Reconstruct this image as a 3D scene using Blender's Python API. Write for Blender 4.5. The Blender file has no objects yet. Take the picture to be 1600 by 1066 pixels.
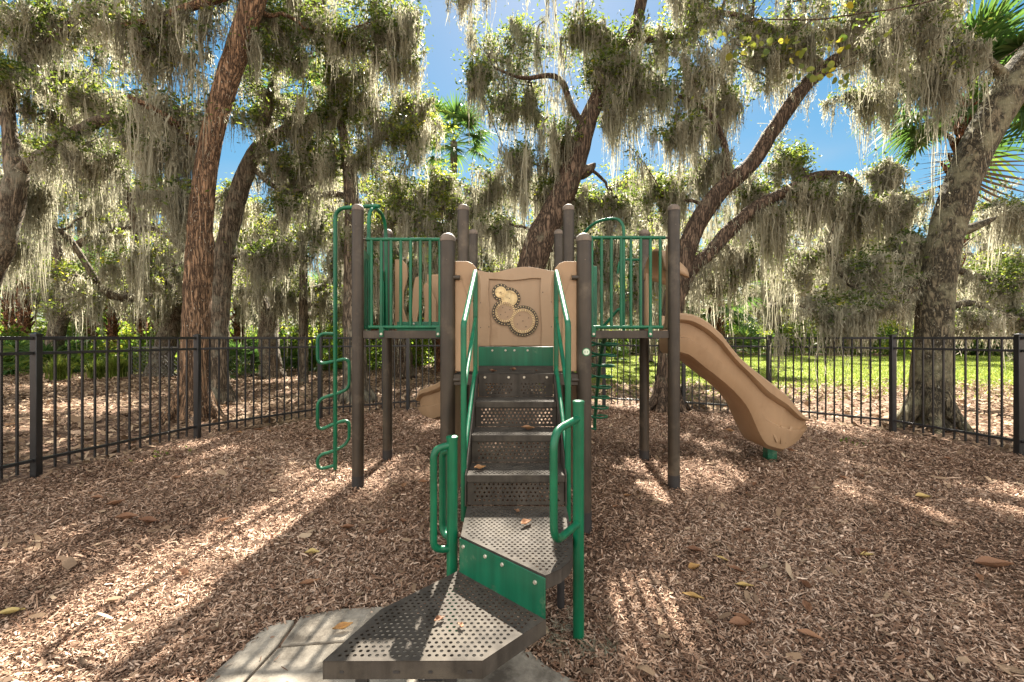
import bpy, bmesh, math, random
import numpy as np
from mathutils import Vector, Matrix, geometry

# ------------------------------------------------------------------ camera, sky, sun
scene = bpy.context.scene
C = scene.collection
F, PXC, PYC, H = 719.0, 806.0, 528.0, 1.30
cam_d = bpy.data.cameras.new("camera")
cam_d.sensor_width = 36.0
cam_d.lens = F / 1600.0 * 36.0
cam_d.shift_x = -6.0 / 1600.0
cam_d.shift_y = -5.0 / 1600.0
cam_d.clip_start = 0.05
cam_d.clip_end = 2000.0
cam = bpy.data.objects.new("camera", cam_d)
C.objects.link(cam)
cam.location = (0, 0, H)
cam.rotation_euler = (math.radians(90), 0, 0)
scene.camera = cam

FILL_CLOUD = (5.0, 4.65, 4.2)           # radiance of the invented fill-light clouds behind the viewer
SUN_EL = math.radians(44)
SUN_AZ = math.radians(4)          # from straight ahead (+Y) towards +X
world = bpy.data.worlds.new("World")
scene.world = world
world.use_nodes = True
nt = world.node_tree
nt.nodes.clear()
sky = nt.nodes.new("ShaderNodeTexSky")
sky.sky_type = 'NISHITA'
sky.sun_disc = False
sky.sun_elevation = SUN_EL
sky.sun_rotation = SUN_AZ
sky.air_density = 1.0
sky.dust_density = 0.25
sky.ozone_density = 2.5
wc = nt.nodes.new("ShaderNodeTexCoord")
wmap = nt.nodes.new("ShaderNodeMapping"); wmap.inputs['Scale'].default_value = (1.2, 1.2, 4.0)
wn = nt.nodes.new("ShaderNodeTexNoise"); wn.inputs['Scale'].default_value = 2.2; wn.inputs['Detail'].default_value = 7
wr = nt.nodes.new("ShaderNodeValToRGB")
wr.color_ramp.elements[0].position = 0.50; wr.color_ramp.elements[0].color = (0, 0, 0, 1)
wr.color_ramp.elements[1].position = 0.85; wr.color_ramp.elements[1].color = (0.32, 0.32, 0.32, 1)
wm = nt.nodes.new("ShaderNodeMixRGB"); wm.inputs['Color2'].default_value = (1.2, 1.3, 1.4, 1)
gam = nt.nodes.new("ShaderNodeGamma"); gam.inputs['Gamma'].default_value = 0.6
hsv = nt.nodes.new('ShaderNodeHueSaturation'); hsv.inputs['Saturation'].default_value = 1.72; hsv.inputs['Value'].default_value = 0.50; hsv.inputs['Hue'].default_value = 0.486
bg = nt.nodes.new("ShaderNodeBackground"); bg.inputs['Strength'].default_value = 0.06
wo = nt.nodes.new("ShaderNodeOutputWorld")
L = nt.links.new
L(wc.outputs['Generated'], wmap.inputs['Vector']); L(wmap.outputs['Vector'], wn.inputs['Vector'])
L(wn.outputs['Fac'], wr.inputs['Fac']); L(wr.outputs['Color'], wm.inputs['Fac'])
L(sky.outputs['Color'], gam.inputs['Color']); L(gam.outputs['Color'], hsv.inputs['Color']); L(hsv.outputs['Color'], wm.inputs['Color1'])
# invented bright clouds behind the viewer, added to lift the shaded camera-facing sides
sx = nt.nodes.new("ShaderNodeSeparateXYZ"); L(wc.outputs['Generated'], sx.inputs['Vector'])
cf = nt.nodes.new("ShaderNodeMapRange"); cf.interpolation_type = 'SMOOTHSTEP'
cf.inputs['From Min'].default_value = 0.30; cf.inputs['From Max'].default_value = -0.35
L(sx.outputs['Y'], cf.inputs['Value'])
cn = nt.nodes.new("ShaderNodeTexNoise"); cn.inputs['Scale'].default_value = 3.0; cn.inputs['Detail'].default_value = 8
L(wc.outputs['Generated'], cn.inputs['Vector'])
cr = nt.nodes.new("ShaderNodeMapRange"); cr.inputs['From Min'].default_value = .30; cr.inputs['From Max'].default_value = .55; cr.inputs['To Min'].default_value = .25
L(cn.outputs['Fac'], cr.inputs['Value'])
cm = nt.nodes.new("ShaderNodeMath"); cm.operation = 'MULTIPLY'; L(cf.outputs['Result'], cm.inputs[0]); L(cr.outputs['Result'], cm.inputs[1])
cx = nt.nodes.new("ShaderNodeMixRGB"); cx.inputs['Color2'].default_value = FILL_CLOUD + (1,)
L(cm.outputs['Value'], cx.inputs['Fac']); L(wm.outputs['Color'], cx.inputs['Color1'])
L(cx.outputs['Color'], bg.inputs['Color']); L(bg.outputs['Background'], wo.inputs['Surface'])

sun_d = bpy.data.lights.new("sun", 'SUN')
sun_d.energy = 3.6
sun_d.angle = math.radians(0.53)
sun_d.color = (1.0, 0.92, 0.79)
sun = bpy.data.objects.new("sun", sun_d)
C.objects.link(sun)
sv = Vector((math.sin(SUN_AZ) * math.cos(SUN_EL), math.cos(SUN_AZ) * math.cos(SUN_EL), math.sin(SUN_EL)))
sun.rotation_euler = sv.to_track_quat('Z', 'Y').to_euler()
sun.location = sv * 60

vs = scene.view_settings
vs.view_transform = 'Standard'
vs.look = 'None'
vs.exposure = 3.22
vs.gamma = 1.0
vs.use_curve_mapping = False
cy = scene.cycles
cy.max_bounces = 9; cy.diffuse_bounces = 6; cy.glossy_bounces = 3; cy.transmission_bounces = 4
cy.transparent_max_bounces = 4
cy.caustics_reflective = False; cy.caustics_refractive = False
cy.sample_clamp_indirect = 6.0


# ------------------------------------------------------------------ helpers
def at(px, py, Z):
    """point of the place seen at photograph pixel (px, py), Z metres ahead"""
    return Vector(((px - PXC) / F * Z, Z, H - (py - PYC) / F * Z))


def gnd(px, py, z=0.0):
    Z = (H - z) * F / (py - PYC)
    return Vector(((px - PXC) / F * Z, Z, z))


def tag(o, label=None, cat=None, group=None, kind=None):
    if label: o["label"] = label
    if cat: o["category"] = cat
    if group: o["group"] = group
    if kind: o["kind"] = kind
    return o


def link(name, me, mat=None, parent=None):
    o = bpy.data.objects.new(name, me)
    C.objects.link(o)
    if mat is not None and me is not None and len(me.materials) == 0:
        me.materials.append(mat)
    if parent is not None:
        o.parent = parent
        if parent.type == 'EMPTY' and not parent.get("_local"):
            o.matrix_parent_inverse = Matrix.Translation(-parent.location)
    return o


def empty(name, loc, local=False):
    o = bpy.data.objects.new(name, None)
    C.objects.link(o)
    o.location = loc
    o.empty_display_size = 0.2
    if local: o["_local"] = 1
    return o


def copy_tree(o, parent=None):
    c = o.copy(); C.objects.link(c)
    if parent is not None: c.parent = parent
    for ch in list(o.children):
        copy_tree(ch, c)
    return c


def mesh_np(name, V, Fq, tint=None, smooth=False):
    """quads or triangles (N,k) from numpy"""
    me = bpy.data.meshes.new(name)
    V = np.ascontiguousarray(V, np.float32); Fq = np.ascontiguousarray(Fq, np.int32)
    k = Fq.shape[1]
    me.vertices.add(len(V)); me.vertices.foreach_set("co", V.ravel())
    me.loops.add(Fq.size); me.loops.foreach_set("vertex_index", Fq.ravel())
    me.polygons.add(len(Fq)); me.polygons.foreach_set("loop_start", np.arange(0, Fq.size, k, dtype=np.int32))
    if smooth:
        me.polygons.foreach_set("use_smooth", np.ones(len(Fq), bool))
    me.update(calc_edges=True)
    if tint is not None:
        a = me.attributes.new("tint", 'FLOAT', 'POINT')
        a.data.foreach_set("value", np.ascontiguousarray(tint, np.float32))
    return me


class MB:
    def __init__(self): self.v = []; self.f = []

    def add(self, vs, fs):
        n = len(self.v); self.v += [tuple(p) for p in vs]; self.f += [tuple(i + n for i in f) for f in fs]

    def box(self, x0, x1, y0, y1, z0, z1):
        self.add([(x, y, z) for z in (z0, z1) for y in (y0, y1) for x in (x0, x1)],
                 [(0, 2, 3, 1), (4, 5, 7, 6), (0, 1, 5, 4), (2, 6, 7, 3), (0, 4, 6, 2), (1, 3, 7, 5)])

    def tube(self, pts, r, n=10, caps=True):
        P = [Vector(p) for p in pts]
        R = r if isinstance(r, (list, tuple)) else [r] * len(P)
        T = []
        for i in range(len(P)):
            a = P[max(i - 1, 0)]; b = P[min(i + 1, len(P) - 1)]
            T.append((b - a).normalized())
        up = Vector((0, 0, 1)) if abs(T[0].z) < 0.9 else Vector((0, 1, 0))
        u = T[0].cross(up).normalized()
        vs = []; fs = []
        for i, p in enumerate(P):
            u = (u - T[i] * u.dot(T[i])).normalized(); w = T[i].cross(u)
            for k in range(n):
                a = 2 * math.pi * k / n
                vs.append(p + (u * math.cos(a) + w * math.sin(a)) * R[i])
        for i in range(len(P) - 1):
            for k in range(n):
                a = i * n + k; b = i * n + (k + 1) % n
                fs.append((a, b, b + n, a + n))
        if caps:
            fs.append(tuple(range(n))[::-1]); m = (len(P) - 1) * n
            fs.append(tuple(range(m, m + n)))
        self.add(vs, fs)

    def bar(self, a, b, w, h):
        """rectangular bar from a to b, w across (horizontal), h in height"""
        a = Vector(a); b = Vector(b); t = (b - a).normalized()
        s = t.cross(Vector((0, 0, 1)))
        s = Vector((1, 0, 0)) if s.length < 1e-4 else s.normalized()
        q = s.cross(t)
        vs = [p + s * (w / 2 * i) + q * (h / 2 * j) for p in (a, b) for i, j in ((-1, -1), (1, -1), (1, 1), (-1, 1))]
        self.add(vs, [(3, 2, 1, 0), (4, 5, 6, 7), (0, 1, 5, 4), (1, 2, 6, 5), (2, 3, 7, 6), (3, 0, 4, 7)])

    def prism(self, poly, fn, d0, d1):
        """poly (a,b) outline; fn(a,b,d)->xyz"""
        n = len(poly)
        vs = [fn(a, b, d0) for a, b in poly] + [fn(a, b, d1) for a, b in poly]
        fs = [tuple(range(n))[::-1], tuple(range(n, 2 * n))] + [(i, (i + 1) % n, (i + 1) % n + n, i + n) for i in range(n)]
        self.add(vs, fs)

    def disc(self, c, axis, r, h, n=24, r2=None):
        c = Vector(c); a = Vector(axis).normalized()
        u = a.orthogonal().normalized(); w = a.cross(u); r2 = r if r2 is None else r2
        vs = [c + (u * math.cos(2 * math.pi * k / n) + w * math.sin(2 * math.pi * k / n)) * r for k in range(n)]
        vs += [c + a * h + (u * math.cos(2 * math.pi * k / n) + w * math.sin(2 * math.pi * k / n)) * r2 for k in range(n)]
        fs = [tuple(range(n))[::-1], tuple(range(n, 2 * n))] + [(i, (i + 1) % n, (i + 1) % n + n, i + n) for i in range(n)]
        self.add(vs, fs)

    def lathe(self, c, prof, n=20):
        """prof [(r,z)] about a vertical axis at c"""
        vs = []; fs = []
        for r, z in prof:
            for k in range(n):
                a = 2 * math.pi * k / n
                vs.append((c[0] + r * math.cos(a), c[1] + r * math.sin(a), c[2] + z))
        for i in range(len(prof) - 1):
            for k in range(n):
                a = i * n + k; b = i * n + (k + 1) % n
                fs.append((a, b, b + n, a + n))
        fs.append(tuple(range(n))[::-1]); m = (len(prof) - 1) * n; fs.append(tuple(range(m, m + n)))
        self.add(vs, fs)

    def build(self, name, mat, parent=None, bevel=0.0, smooth=True, ang=0.7, seg=2):
        me = bpy.data.meshes.new(name)
        me.from_pydata(self.v, [], self.f)
        bm = bmesh.new(); bm.from_mesh(me)
        bmesh.ops.recalc_face_normals(bm, faces=bm.faces)
        bm.to_mesh(me); bm.free()
        if smooth:
            me.polygons.foreach_set("use_smooth", [True] * len(me.polygons))
            me.set_sharp_from_angle(angle=ang)
        me.update()
        o = link(name, me, mat, parent)
        if bevel > 0:
            m = o.modifiers.new("bevel", 'BEVEL'); m.width = bevel; m.segments = seg; m.limit_method = 'ANGLE'
            m.angle_limit = math.radians(35)
        return o


def fillet(pts, r, n=6):
    """round the inner corners of a polyline"""
    P = [Vector(p) for p in pts]
    out = [P[0]]
    for i in range(1, len(P) - 1):
        a = P[i - 1] - P[i]; b = P[i + 1] - P[i]
        d = min(r, a.length * .49, b.length * .49)
        p0 = P[i] + a.normalized() * d; p1 = P[i] + b.normalized() * d
        for k in range(n + 1):
            t = k / n
            out.append(p0 * (1 - t) ** 2 + P[i] * (2 * t * (1 - t)) + p1 * t ** 2)
    out.append(P[-1])
    return out


def catmull(P, n):
    """smooth resample of an (m,k) array to n points"""
    P = np.asarray(P, float)
    Q = np.vstack([2 * P[0] - P[1], P, 2 * P[-1] - P[-2]])
    d = np.r_[0, np.cumsum(np.linalg.norm(np.diff(P[:, :3], axis=0), axis=1) + 1e-6)]
    s = np.linspace(0, d[-1], n)
    i = np.clip(np.searchsorted(d, s, side='right') - 1, 0, len(P) - 2)
    t = ((s - d[i]) / (d[i + 1] - d[i]))[:, None]
    p0, p1, p2, p3 = Q[i], Q[i + 1], Q[i + 2], Q[i + 3]
    return .5 * (2 * p1 + (p2 - p0) * t + (2 * p0 - 5 * p1 + 4 * p2 - p3) * t ** 2 + (3 * p1 - p0 - 3 * p2 + p3) * t ** 3)


# ------------------------------------------------------------------ materials
def mat(name):
    m = bpy.data.materials.new(name); m.use_nodes = True
    n = m.node_tree; n.nodes.clear()
    return m, n, n.nodes.new, n.links.new


def principled(name, col, rough=.5, var=.12, scale=8.0, bump=0.0, bscale=60.0, coat=0.0, spec=.5, metal=0.0, extra=None,
               translucent=0.0, streak=.16):
    """paint / plastic / metal with mottled wear; extra=(colour, scale, low, high) adds patches of dirt or lichen"""
    m, n, N, K = mat(name)
    tc = N("ShaderNodeTexCoord")
    b = N("ShaderNodeBsdfPrincipled"); b.inputs['Roughness'].default_value = rough
    b.inputs['Metallic'].default_value = metal; b.inputs['Specular IOR Level'].default_value = spec
    b.inputs['Coat Weight'].default_value = coat; b.inputs['Coat Roughness'].default_value = .12
    o = N("ShaderNodeOutputMaterial")
    no = N("ShaderNodeTexNoise"); no.inputs['Scale'].default_value = scale; no.inputs['Detail'].default_value = 6
    K(tc.outputs['Object'], no.inputs['Vector'])
    r = N("ShaderNodeValToRGB")
    r.color_ramp.elements[0].position = .3; r.color_ramp.elements[1].position = .7
    r.color_ramp.elements[0].color = tuple(c * (1 - var) for c in col) + (1,)
    r.color_ramp.elements[1].color = tuple(min(1, c * (1 + var)) for c in col) + (1,)
    K(no.outputs['Fac'], r.inputs['Fac'])
    out = r.outputs['Color']
    if streak > 0:
        ms_ = N("ShaderNodeMapping"); ms_.inputs['Scale'].default_value = (38, 38, 2.2); K(tc.outputs['Object'], ms_.inputs['Vector'])
        ns = N("ShaderNodeTexNoise"); ns.inputs['Scale'].default_value = 1.0; ns.inputs['Detail'].default_value = 6; K(ms_.outputs['Vector'], ns.inputs['Vector'])
        rs_ = N("ShaderNodeMapRange"); rs_.inputs['From Min'].default_value = .35; rs_.inputs['From Max'].default_value = .65
        rs_.inputs['To Min'].default_value = 1 - streak; rs_.inputs['To Max'].default_value = 1 + streak; K(ns.outputs['Fac'], rs_.inputs['Value'])
        vm = N("ShaderNodeVectorMath"); vm.operation = 'SCALE'; K(out, vm.inputs[0]); K(rs_.outputs['Result'], vm.inputs['Scale']); out = vm.outputs['Vector']
    if extra:
        ec, es, lo, hi = extra
        n2 = N("ShaderNodeTexNoise"); n2.inputs['Scale'].default_value = es; n2.inputs['Detail'].default_value = 8
        n2.inputs['Roughness'].default_value = .65
        K(tc.outputs['Object'], n2.inputs['Vector'])
        r2 = N("ShaderNodeMapRange"); r2.inputs['From Min'].default_value = lo; r2.inputs['From Max'].default_value = hi
        K(n2.outputs['Fac'], r2.inputs['Value'])
        mx = N("ShaderNodeMixRGB"); mx.inputs['Color2'].default_value = tuple(ec) + (1,)
        K(r2.outputs['Result'], mx.inputs['Fac']); K(out, mx.inputs['Color1']); out = mx.outputs['Color']
    K(out, b.inputs['Base Color'])
    n3 = N("ShaderNodeTexNoise"); n3.inputs['Scale'].default_value = scale * 3; n3.inputs['Detail'].default_value = 5
    K(tc.outputs['Object'], n3.inputs['Vector'])
    rr = N("ShaderNodeMapRange"); rr.inputs['To Min'].default_value = max(.05, rough - .12); rr.inputs['To Max'].default_value = min(1, rough + .15)
    K(n3.outputs['Fac'], rr.inputs['Value']); K(rr.outputs['Result'], b.inputs['Roughness'])
    if bump > 0:
        n4 = N("ShaderNodeTexNoise"); n4.inputs['Scale'].default_value = bscale; n4.inputs['Detail'].default_value = 4
        K(tc.outputs['Object'], n4.inputs['Vector'])
        bp = N("ShaderNodeBump"); bp.inputs['Strength'].default_value = bump; bp.inputs['Distance'].default_value = .004
        K(n4.outputs['Fac'], bp.inputs['Height']); K(bp.outputs['Normal'], b.inputs['Normal'])
    if translucent > 0:
        tr = N("ShaderNodeBsdfTranslucent"); K(out, tr.inputs['Color'])
        ms = N("ShaderNodeMixShader"); ms.inputs['Fac'].default_value = translucent
        K(b.outputs['BSDF'], ms.inputs[1]); K(tr.outputs['BSDF'], ms.inputs[2]); K(ms.outputs['Shader'], o.inputs['Surface'])
    else:
        K(b.outputs['BSDF'], o.inputs['Surface'])
    return m


def leafy(name, stops, trans=.45, rough=.5, spec=.3, boost=(1.0, 1.0, 1.0)):
    """thin leaf / moss / chip whose colour follows the mesh's per-leaf 'tint'"""
    m, n, N, K = mat(name)
    a = N("ShaderNodeAttribute"); a.attribute_name = "tint"
    r = N("ShaderNodeValToRGB")
    els = r.color_ramp.elements
    while len(els) < len(stops): els.new(.5)
    for e, (p, c) in zip(els, stops): e.position = p; e.color = tuple(c) + (1,)
    K(a.outputs['Fac'], r.inputs['Fac'])
    b = N("ShaderNodeBsdfPrincipled"); b.inputs['Roughness'].default_value = rough
    b.inputs['Specular IOR Level'].default_value = spec
    K(r.outputs['Color'], b.inputs['Base Color'])
    o = N("ShaderNodeOutputMaterial")
    if trans > 0:
        t = N("ShaderNodeBsdfTranslucent")
        tb = N("ShaderNodeMixRGB"); tb.blend_type = 'MULTIPLY'; tb.inputs['Fac'].default_value = 1.0; tb.inputs['Color2'].default_value = boost + (1,)
        K(r.outputs['Color'], tb.inputs['Color1']); K(tb.outputs['Color'], t.inputs['Color'])
        ms = N("ShaderNodeMixShader"); ms.inputs['Fac'].default_value = trans
        K(b.outputs['BSDF'], ms.inputs[1]); K(t.outputs['BSDF'], ms.inputs[2]); K(ms.outputs['Shader'], o.inputs['Surface'])
    else:
        K(b.outputs['BSDF'], o.inputs['Surface'])
    return m


def bark(name, dark, light, lichen, lich_lo=.58, lich_hi=.68, zs=.2, scale=14.0, fleck=0.0):
    m, n, N, K = mat(name)
    tc = N("ShaderNodeTexCoord")
    mp = N("ShaderNodeMapping"); mp.inputs['Scale'].default_value = (1, 1, zs)
    K(tc.outputs['Object'], mp.inputs['Vector'])
    wn = N("ShaderNodeTexNoise"); wn.inputs['Scale'].default_value = 3.0; wn.inputs['Detail'].default_value = 3
    K(mp.outputs['Vector'], wn.inputs['Vector'])
    ad = N("ShaderNodeMixRGB"); ad.blend_type = 'ADD'; ad.inputs['Fac'].default_value = .25
    K(mp.outputs['Vector'], ad.inputs['Color1']); K(wn.outputs['Color'], ad.inputs['Color2'])
    no = N("ShaderNodeTexNoise"); no.inputs['Scale'].default_value = scale; no.inputs['Detail'].default_value = 7
    no.inputs['Roughness'].default_value = .62; no.inputs['Distortion'].default_value = .35
    K(ad.outputs['Color'], no.inputs['Vector'])
    s1 = N("ShaderNodeMath"); s1.operation = 'MULTIPLY_ADD'; s1.inputs[1].default_value = 2; s1.inputs[2].default_value = -1
    K(no.outputs['Fac'], s1.inputs[0])
    s2 = N("ShaderNodeMath"); s2.operation = 'ABSOLUTE'; K(s1.outputs['Value'], s2.inputs[0])
    s3 = N("ShaderNodeMapRange"); s3.inputs['From Max'].default_value = .24; K(s2.outputs['Value'], s3.inputs['Value'])
    nb = N("ShaderNodeTexNoise"); nb.inputs['Scale'].default_value = scale * 4; nb.inputs['Detail'].default_value = 5
    K(mp.outputs['Vector'], nb.inputs['Vector'])
    hm = N("ShaderNodeMath"); hm.operation = 'MULTIPLY'
    K(s3.outputs['Result'], hm.inputs[0]); K(nb.outputs['Fac'], hm.inputs[1])
    r = N("ShaderNodeValToRGB")
    r.color_ramp.elements[0].position = .06; r.color_ramp.elements[0].color = tuple(dark) + (1,)
    r.color_ramp.elements[1].position = .55; r.color_ramp.elements[1].color = tuple(light) + (1,)
    K(hm.outputs['Value'], r.inputs['Fac'])
    n2 = N("ShaderNodeTexNoise"); n2.inputs['Scale'].default_value = 3.2; n2.inputs['Detail'].default_value = 10
    n2.inputs['Roughness'].default_value = .68
    K(tc.outputs['Object'], n2.inputs['Vector'])
    lr = N("ShaderNodeMapRange"); lr.inputs['From Min'].default_value = lich_lo; lr.inputs['From Max'].default_value = lich_hi
    lr.inputs['To Max'].default_value = .8
    K(n2.outputs['Fac'], lr.inputs['Value'])
    mx = N("ShaderNodeMixRGB"); mx.inputs['Color2'].default_value = tuple(lichen) + (1,)
    K(lr.outputs['Result'], mx.inputs['Fac']); K(r.outputs['Color'], mx.inputs['Color1'])
    out = mx.outputs['Color']
    if fleck > 0:
        n5 = N("ShaderNodeTexNoise"); n5.inputs['Scale'].default_value = 34; n5.inputs['Detail'].default_value = 2
        K(tc.outputs['Object'], n5.inputs['Vector'])
        fr = N("ShaderNodeMapRange"); fr.inputs['From Min'].default_value = .66; fr.inputs['From Max'].default_value = .7
        fr.inputs['To Max'].default_value = fleck
        K(n5.outputs['Fac'], fr.inputs['Value'])
        m2 = N("ShaderNodeMixRGB"); m2.inputs['Color2'].default_value = (.42, .40, .33, 1)
        K(fr.outputs['Result'], m2.inputs['Fac']); K(out, m2.inputs['Color1']); out = m2.outputs['Color']
    b = N("ShaderNodeBsdfPrincipled"); b.inputs['Roughness'].default_value = .9; b.inputs['Specular IOR Level'].default_value = .2
    K(out, b.inputs['Base Color'])
    bp = N("ShaderNodeBump"); bp.inputs['Strength'].default_value = .9; bp.inputs['Distance'].default_value = .035
    K(hm.outputs['Value'], bp.inputs['Height']); K(bp.outputs['Normal'], b.inputs['Normal'])
    o = N("ShaderNodeOutputMaterial"); K(b.outputs['BSDF'], o.inputs['Surface'])
    return m


M = {}
M['brown'] = principled("brown_powder_coat", (.038, .028, .018), .5, .25, 6, .15, 220, extra=((.14, .11, .075), 4.0, .55, .8))
M['boot'] = principled("black_ground_sleeve", (.022, .02, .02), .6, .2)
M['cap'] = principled("weathered_cap", (.13, .10, .075), .6, .2, 20)
M['green'] = principled("green_powder_coat", (.002, .105, .048), .36, .22, 7, .05, 200, coat=.12, spec=.35, extra=((.03, .085, .05), 5.0, .6, .9))
M['green_plate'] = principled("green_plate_paint", (.002, .105, .052), .42, .15, 5, .05, 150, coat=.2, extra=((.16, .2, .13), 6.0, .6, .75))
M['tan'] = principled("tan_rotomoulded_plastic", (.36, .235, .135), .5, .09, 3, .12, 260, extra=((.25, .15, .08), 2.6, .55, .82), translucent=.10, streak=.025)
M['tan_dull'] = principled("tan_panel_plastic", (.325, .225, .14), .52, .08, 3, .12, 260, extra=((.24, .155, .085), 3.2, .56, .82), streak=.025)
M['gear'] = principled("gear_plastic", (.66, .52, .28), .5, .12, 14, .1, 200, extra=((.25, .16, .08), 30, .5, .75))
M['chain'] = principled("dark_chain_rubber", (.05, .038, .026), .6, .3, 25)
M['step'] = principled("step_vinyl_coat", (.056, .049, .042), .72, .25, 10, .35, 300, spec=.06, extra=((.09, .078, .063), 5.5, .5, .75))
M['bolt'] = principled("bolt_steel", (.55, .52, .44), .35, .15, 30, metal=.6)
M['fence'] = principled("black_fence_paint", (.012, .012, .013), .38, .2, 12, coat=.15, extra=((.05, .045, .04), 6, .6, .9))
M['dirt'] = principled("plate_dirt", (.12, .075, .05), .8, .3)
M['label'] = principled("sticker_green", (.02, .16, .06), .5, .1)
M['label_w'] = principled("sticker_white", (.62, .72, .58), .5, .05)
M['bark_red'] = bark("red_brown_bark", (.045, .028, .018), (.40, .25, .15), (.25, .2, .14), .62, .78, .13, 24, fleck=.75)
M['bark_grey'] = bark("grey_oak_bark", (.045, .036, .027), (.29, .23, .165), (.24, .235, .18), .5, .66, .16, 20, fleck=.3)
M['bark_moss'] = bark("lichened_oak_bark", (.03, .026, .018), (.21, .175, .115), (.23, .22, .14), .47, .6, .3, 17, fleck=.6)
M['bark_dark'] = bark("dark_limb_bark", (.032, .023, .017), (.22, .155, .11), (.2, .185, .13), .56, .72, .16, 20)
M['palm_trunk'] = bark("palm_boot_bark", (.05, .022, .012), (.30, .14, .075), (.28, .22, .15), .58, .7, .8, 9.0)
M['oak_leaf'] = leafy("oak_leaf", [(0, (.035, .06, .016)), (.5, (.09, .125, .028)), (.8, (.18, .21, .04)), (1, (.30, .28, .045))], .52, boost=(2.0, 1.9, 1.3))
M['moss'] = leafy("spanish_moss", [(0, (.115, .112, .078)), (.5, (.32, .315, .24)), (1, (.54, .53, .42))], .5, .9, .1, (1.25, 1.2, 1.15))
M['palm_leaf'] = leafy("palm_leaf", [(0, (.02, .05, .018)), (.6, (.06, .12, .03)), (.9, (.16, .19, .04)), (1, (.25, .2, .07))], .42, .6, .25, (1.8, 1.7, 1.2))
M['dead_frond'] = leafy("dead_frond", [(0, (.12, .085, .06)), (1, (.26, .20, .145))], .3, .8, .1)
M['grass'] = leafy("grass_blade", [(0, (.055, .095, .02)), (.6, (.13, .19, .03)), (1, (.27, .29, .07))], .45, .5, .2, (1.3, 1.2, 1.0))
M['shrub'] = leafy("shrub_leaf", [(0, (.03, .07, .016)), (.5, (.10, .17, .025)), (1, (.28, .30, .045))], .5, boost=(1.9, 1.8, 1.2))
M['chip'] = leafy("mulch_chip", [(0, (.05, .027, .018)), (.28, (.165, .092, .058)), (.62, (.35, .235, .165)), (.9, (.50, .365, .275)), (1, (.58, .45, .35))], 0, .85, .15)
M['litter'] = leafy("leaf_litter", [(0, (.10, .065, .045)), (.5, (.25, .17, .108)), (1, (.42, .32, .22))], .1, .8, .2)
M['dryleaf'] = leafy("dry_leaf", [(0, (.16, .075, .04)), (.35, (.30, .16, .09)), (.6, (.40, .225, .075)), (1, (.55, .43, .17))], .25, .6, .3)
M['vine_leaf'] = leafy("vine_leaf", [(0, (.07, .11, .02)), (.5, (.19, .21, .025)), (.8, (.42, .34, .035)), (1, (.36, .18, .06))], .45, .5, .3)


# ------------------------------------------------------------------ ground, lawn, pad
def ground_material():
    m, n, N, K = mat("forest_floor")
    tc = N("ShaderNodeTexCoord")
    n1 = N("ShaderNodeTexNoise"); n1.inputs['Scale'].default_value = 26; n1.inputs['Detail'].default_value = 10; n1.inputs['Roughness'].default_value = .75
    n2 = N("ShaderNodeTexNoise"); n2.inputs['Scale'].default_value = .35; n2.inputs['Detail'].default_value = 6
    v = N("ShaderNodeTexVoronoi"); v.inputs['Scale'].default_value = 32
    for q in (n1, n2, v): K(tc.outputs['Object'], q.inputs['Vector'])
    r = N("ShaderNodeValToRGB")
    e = r.color_ramp.elements
    e[0].position = .3; e[0].color = (.045, .028, .02, 1); e[1].position = .72; e[1].color = (.36, .25, .18, 1)
    x = e.new(.52); x.color = (.15, .095, .066, 1)
    K(n1.outputs['Fac'], r.inputs['Fac'])
    mv = N("ShaderNodeMixRGB"); mv.blend_type = 'OVERLAY'; mv.inputs['Fac'].default_value = .5
    sv_ = N("ShaderNodeSeparateColor"); K(v.outputs['Color'], sv_.inputs['Color'])
    K(r.outputs['Color'], mv.inputs['Color1']); K(sv_.outputs[0], mv.inputs['Color2'])
    g = N("ShaderNodeMapRange"); g.inputs['From Min'].default_value = .55; g.inputs['From Max'].default_value = .7; g.inputs['To Max'].default_value = .5
    K(n2.outputs['Fac'], g.inputs['Value'])
    mg = N("ShaderNodeMixRGB"); mg.inputs['Color2'].default_value = (.16, .14, .06, 1)
    K(g.outputs['Result'], mg.inputs['Fac']); K(mv.outputs['Color'], mg.inputs['Color1'])
    b = N("ShaderNodeBsdfPrincipled"); b.inputs['Roughness'].default_value = .95; b.inputs['Specular IOR Level'].default_value = .1
    K(mg.outputs['Color'], b.inputs['Base Color'])
    bp = N("ShaderNodeBump"); bp.inputs['Strength'].default_value = .8; bp.inputs['Distance'].default_value = .03
    K(n1.outputs['Fac'], bp.inputs['Height']); K(bp.outputs['Normal'], b.inputs['Normal'])
    o = N("ShaderNodeOutputMaterial"); K(b.outputs['BSDF'], o.inputs['Surface'])
    return m


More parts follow.
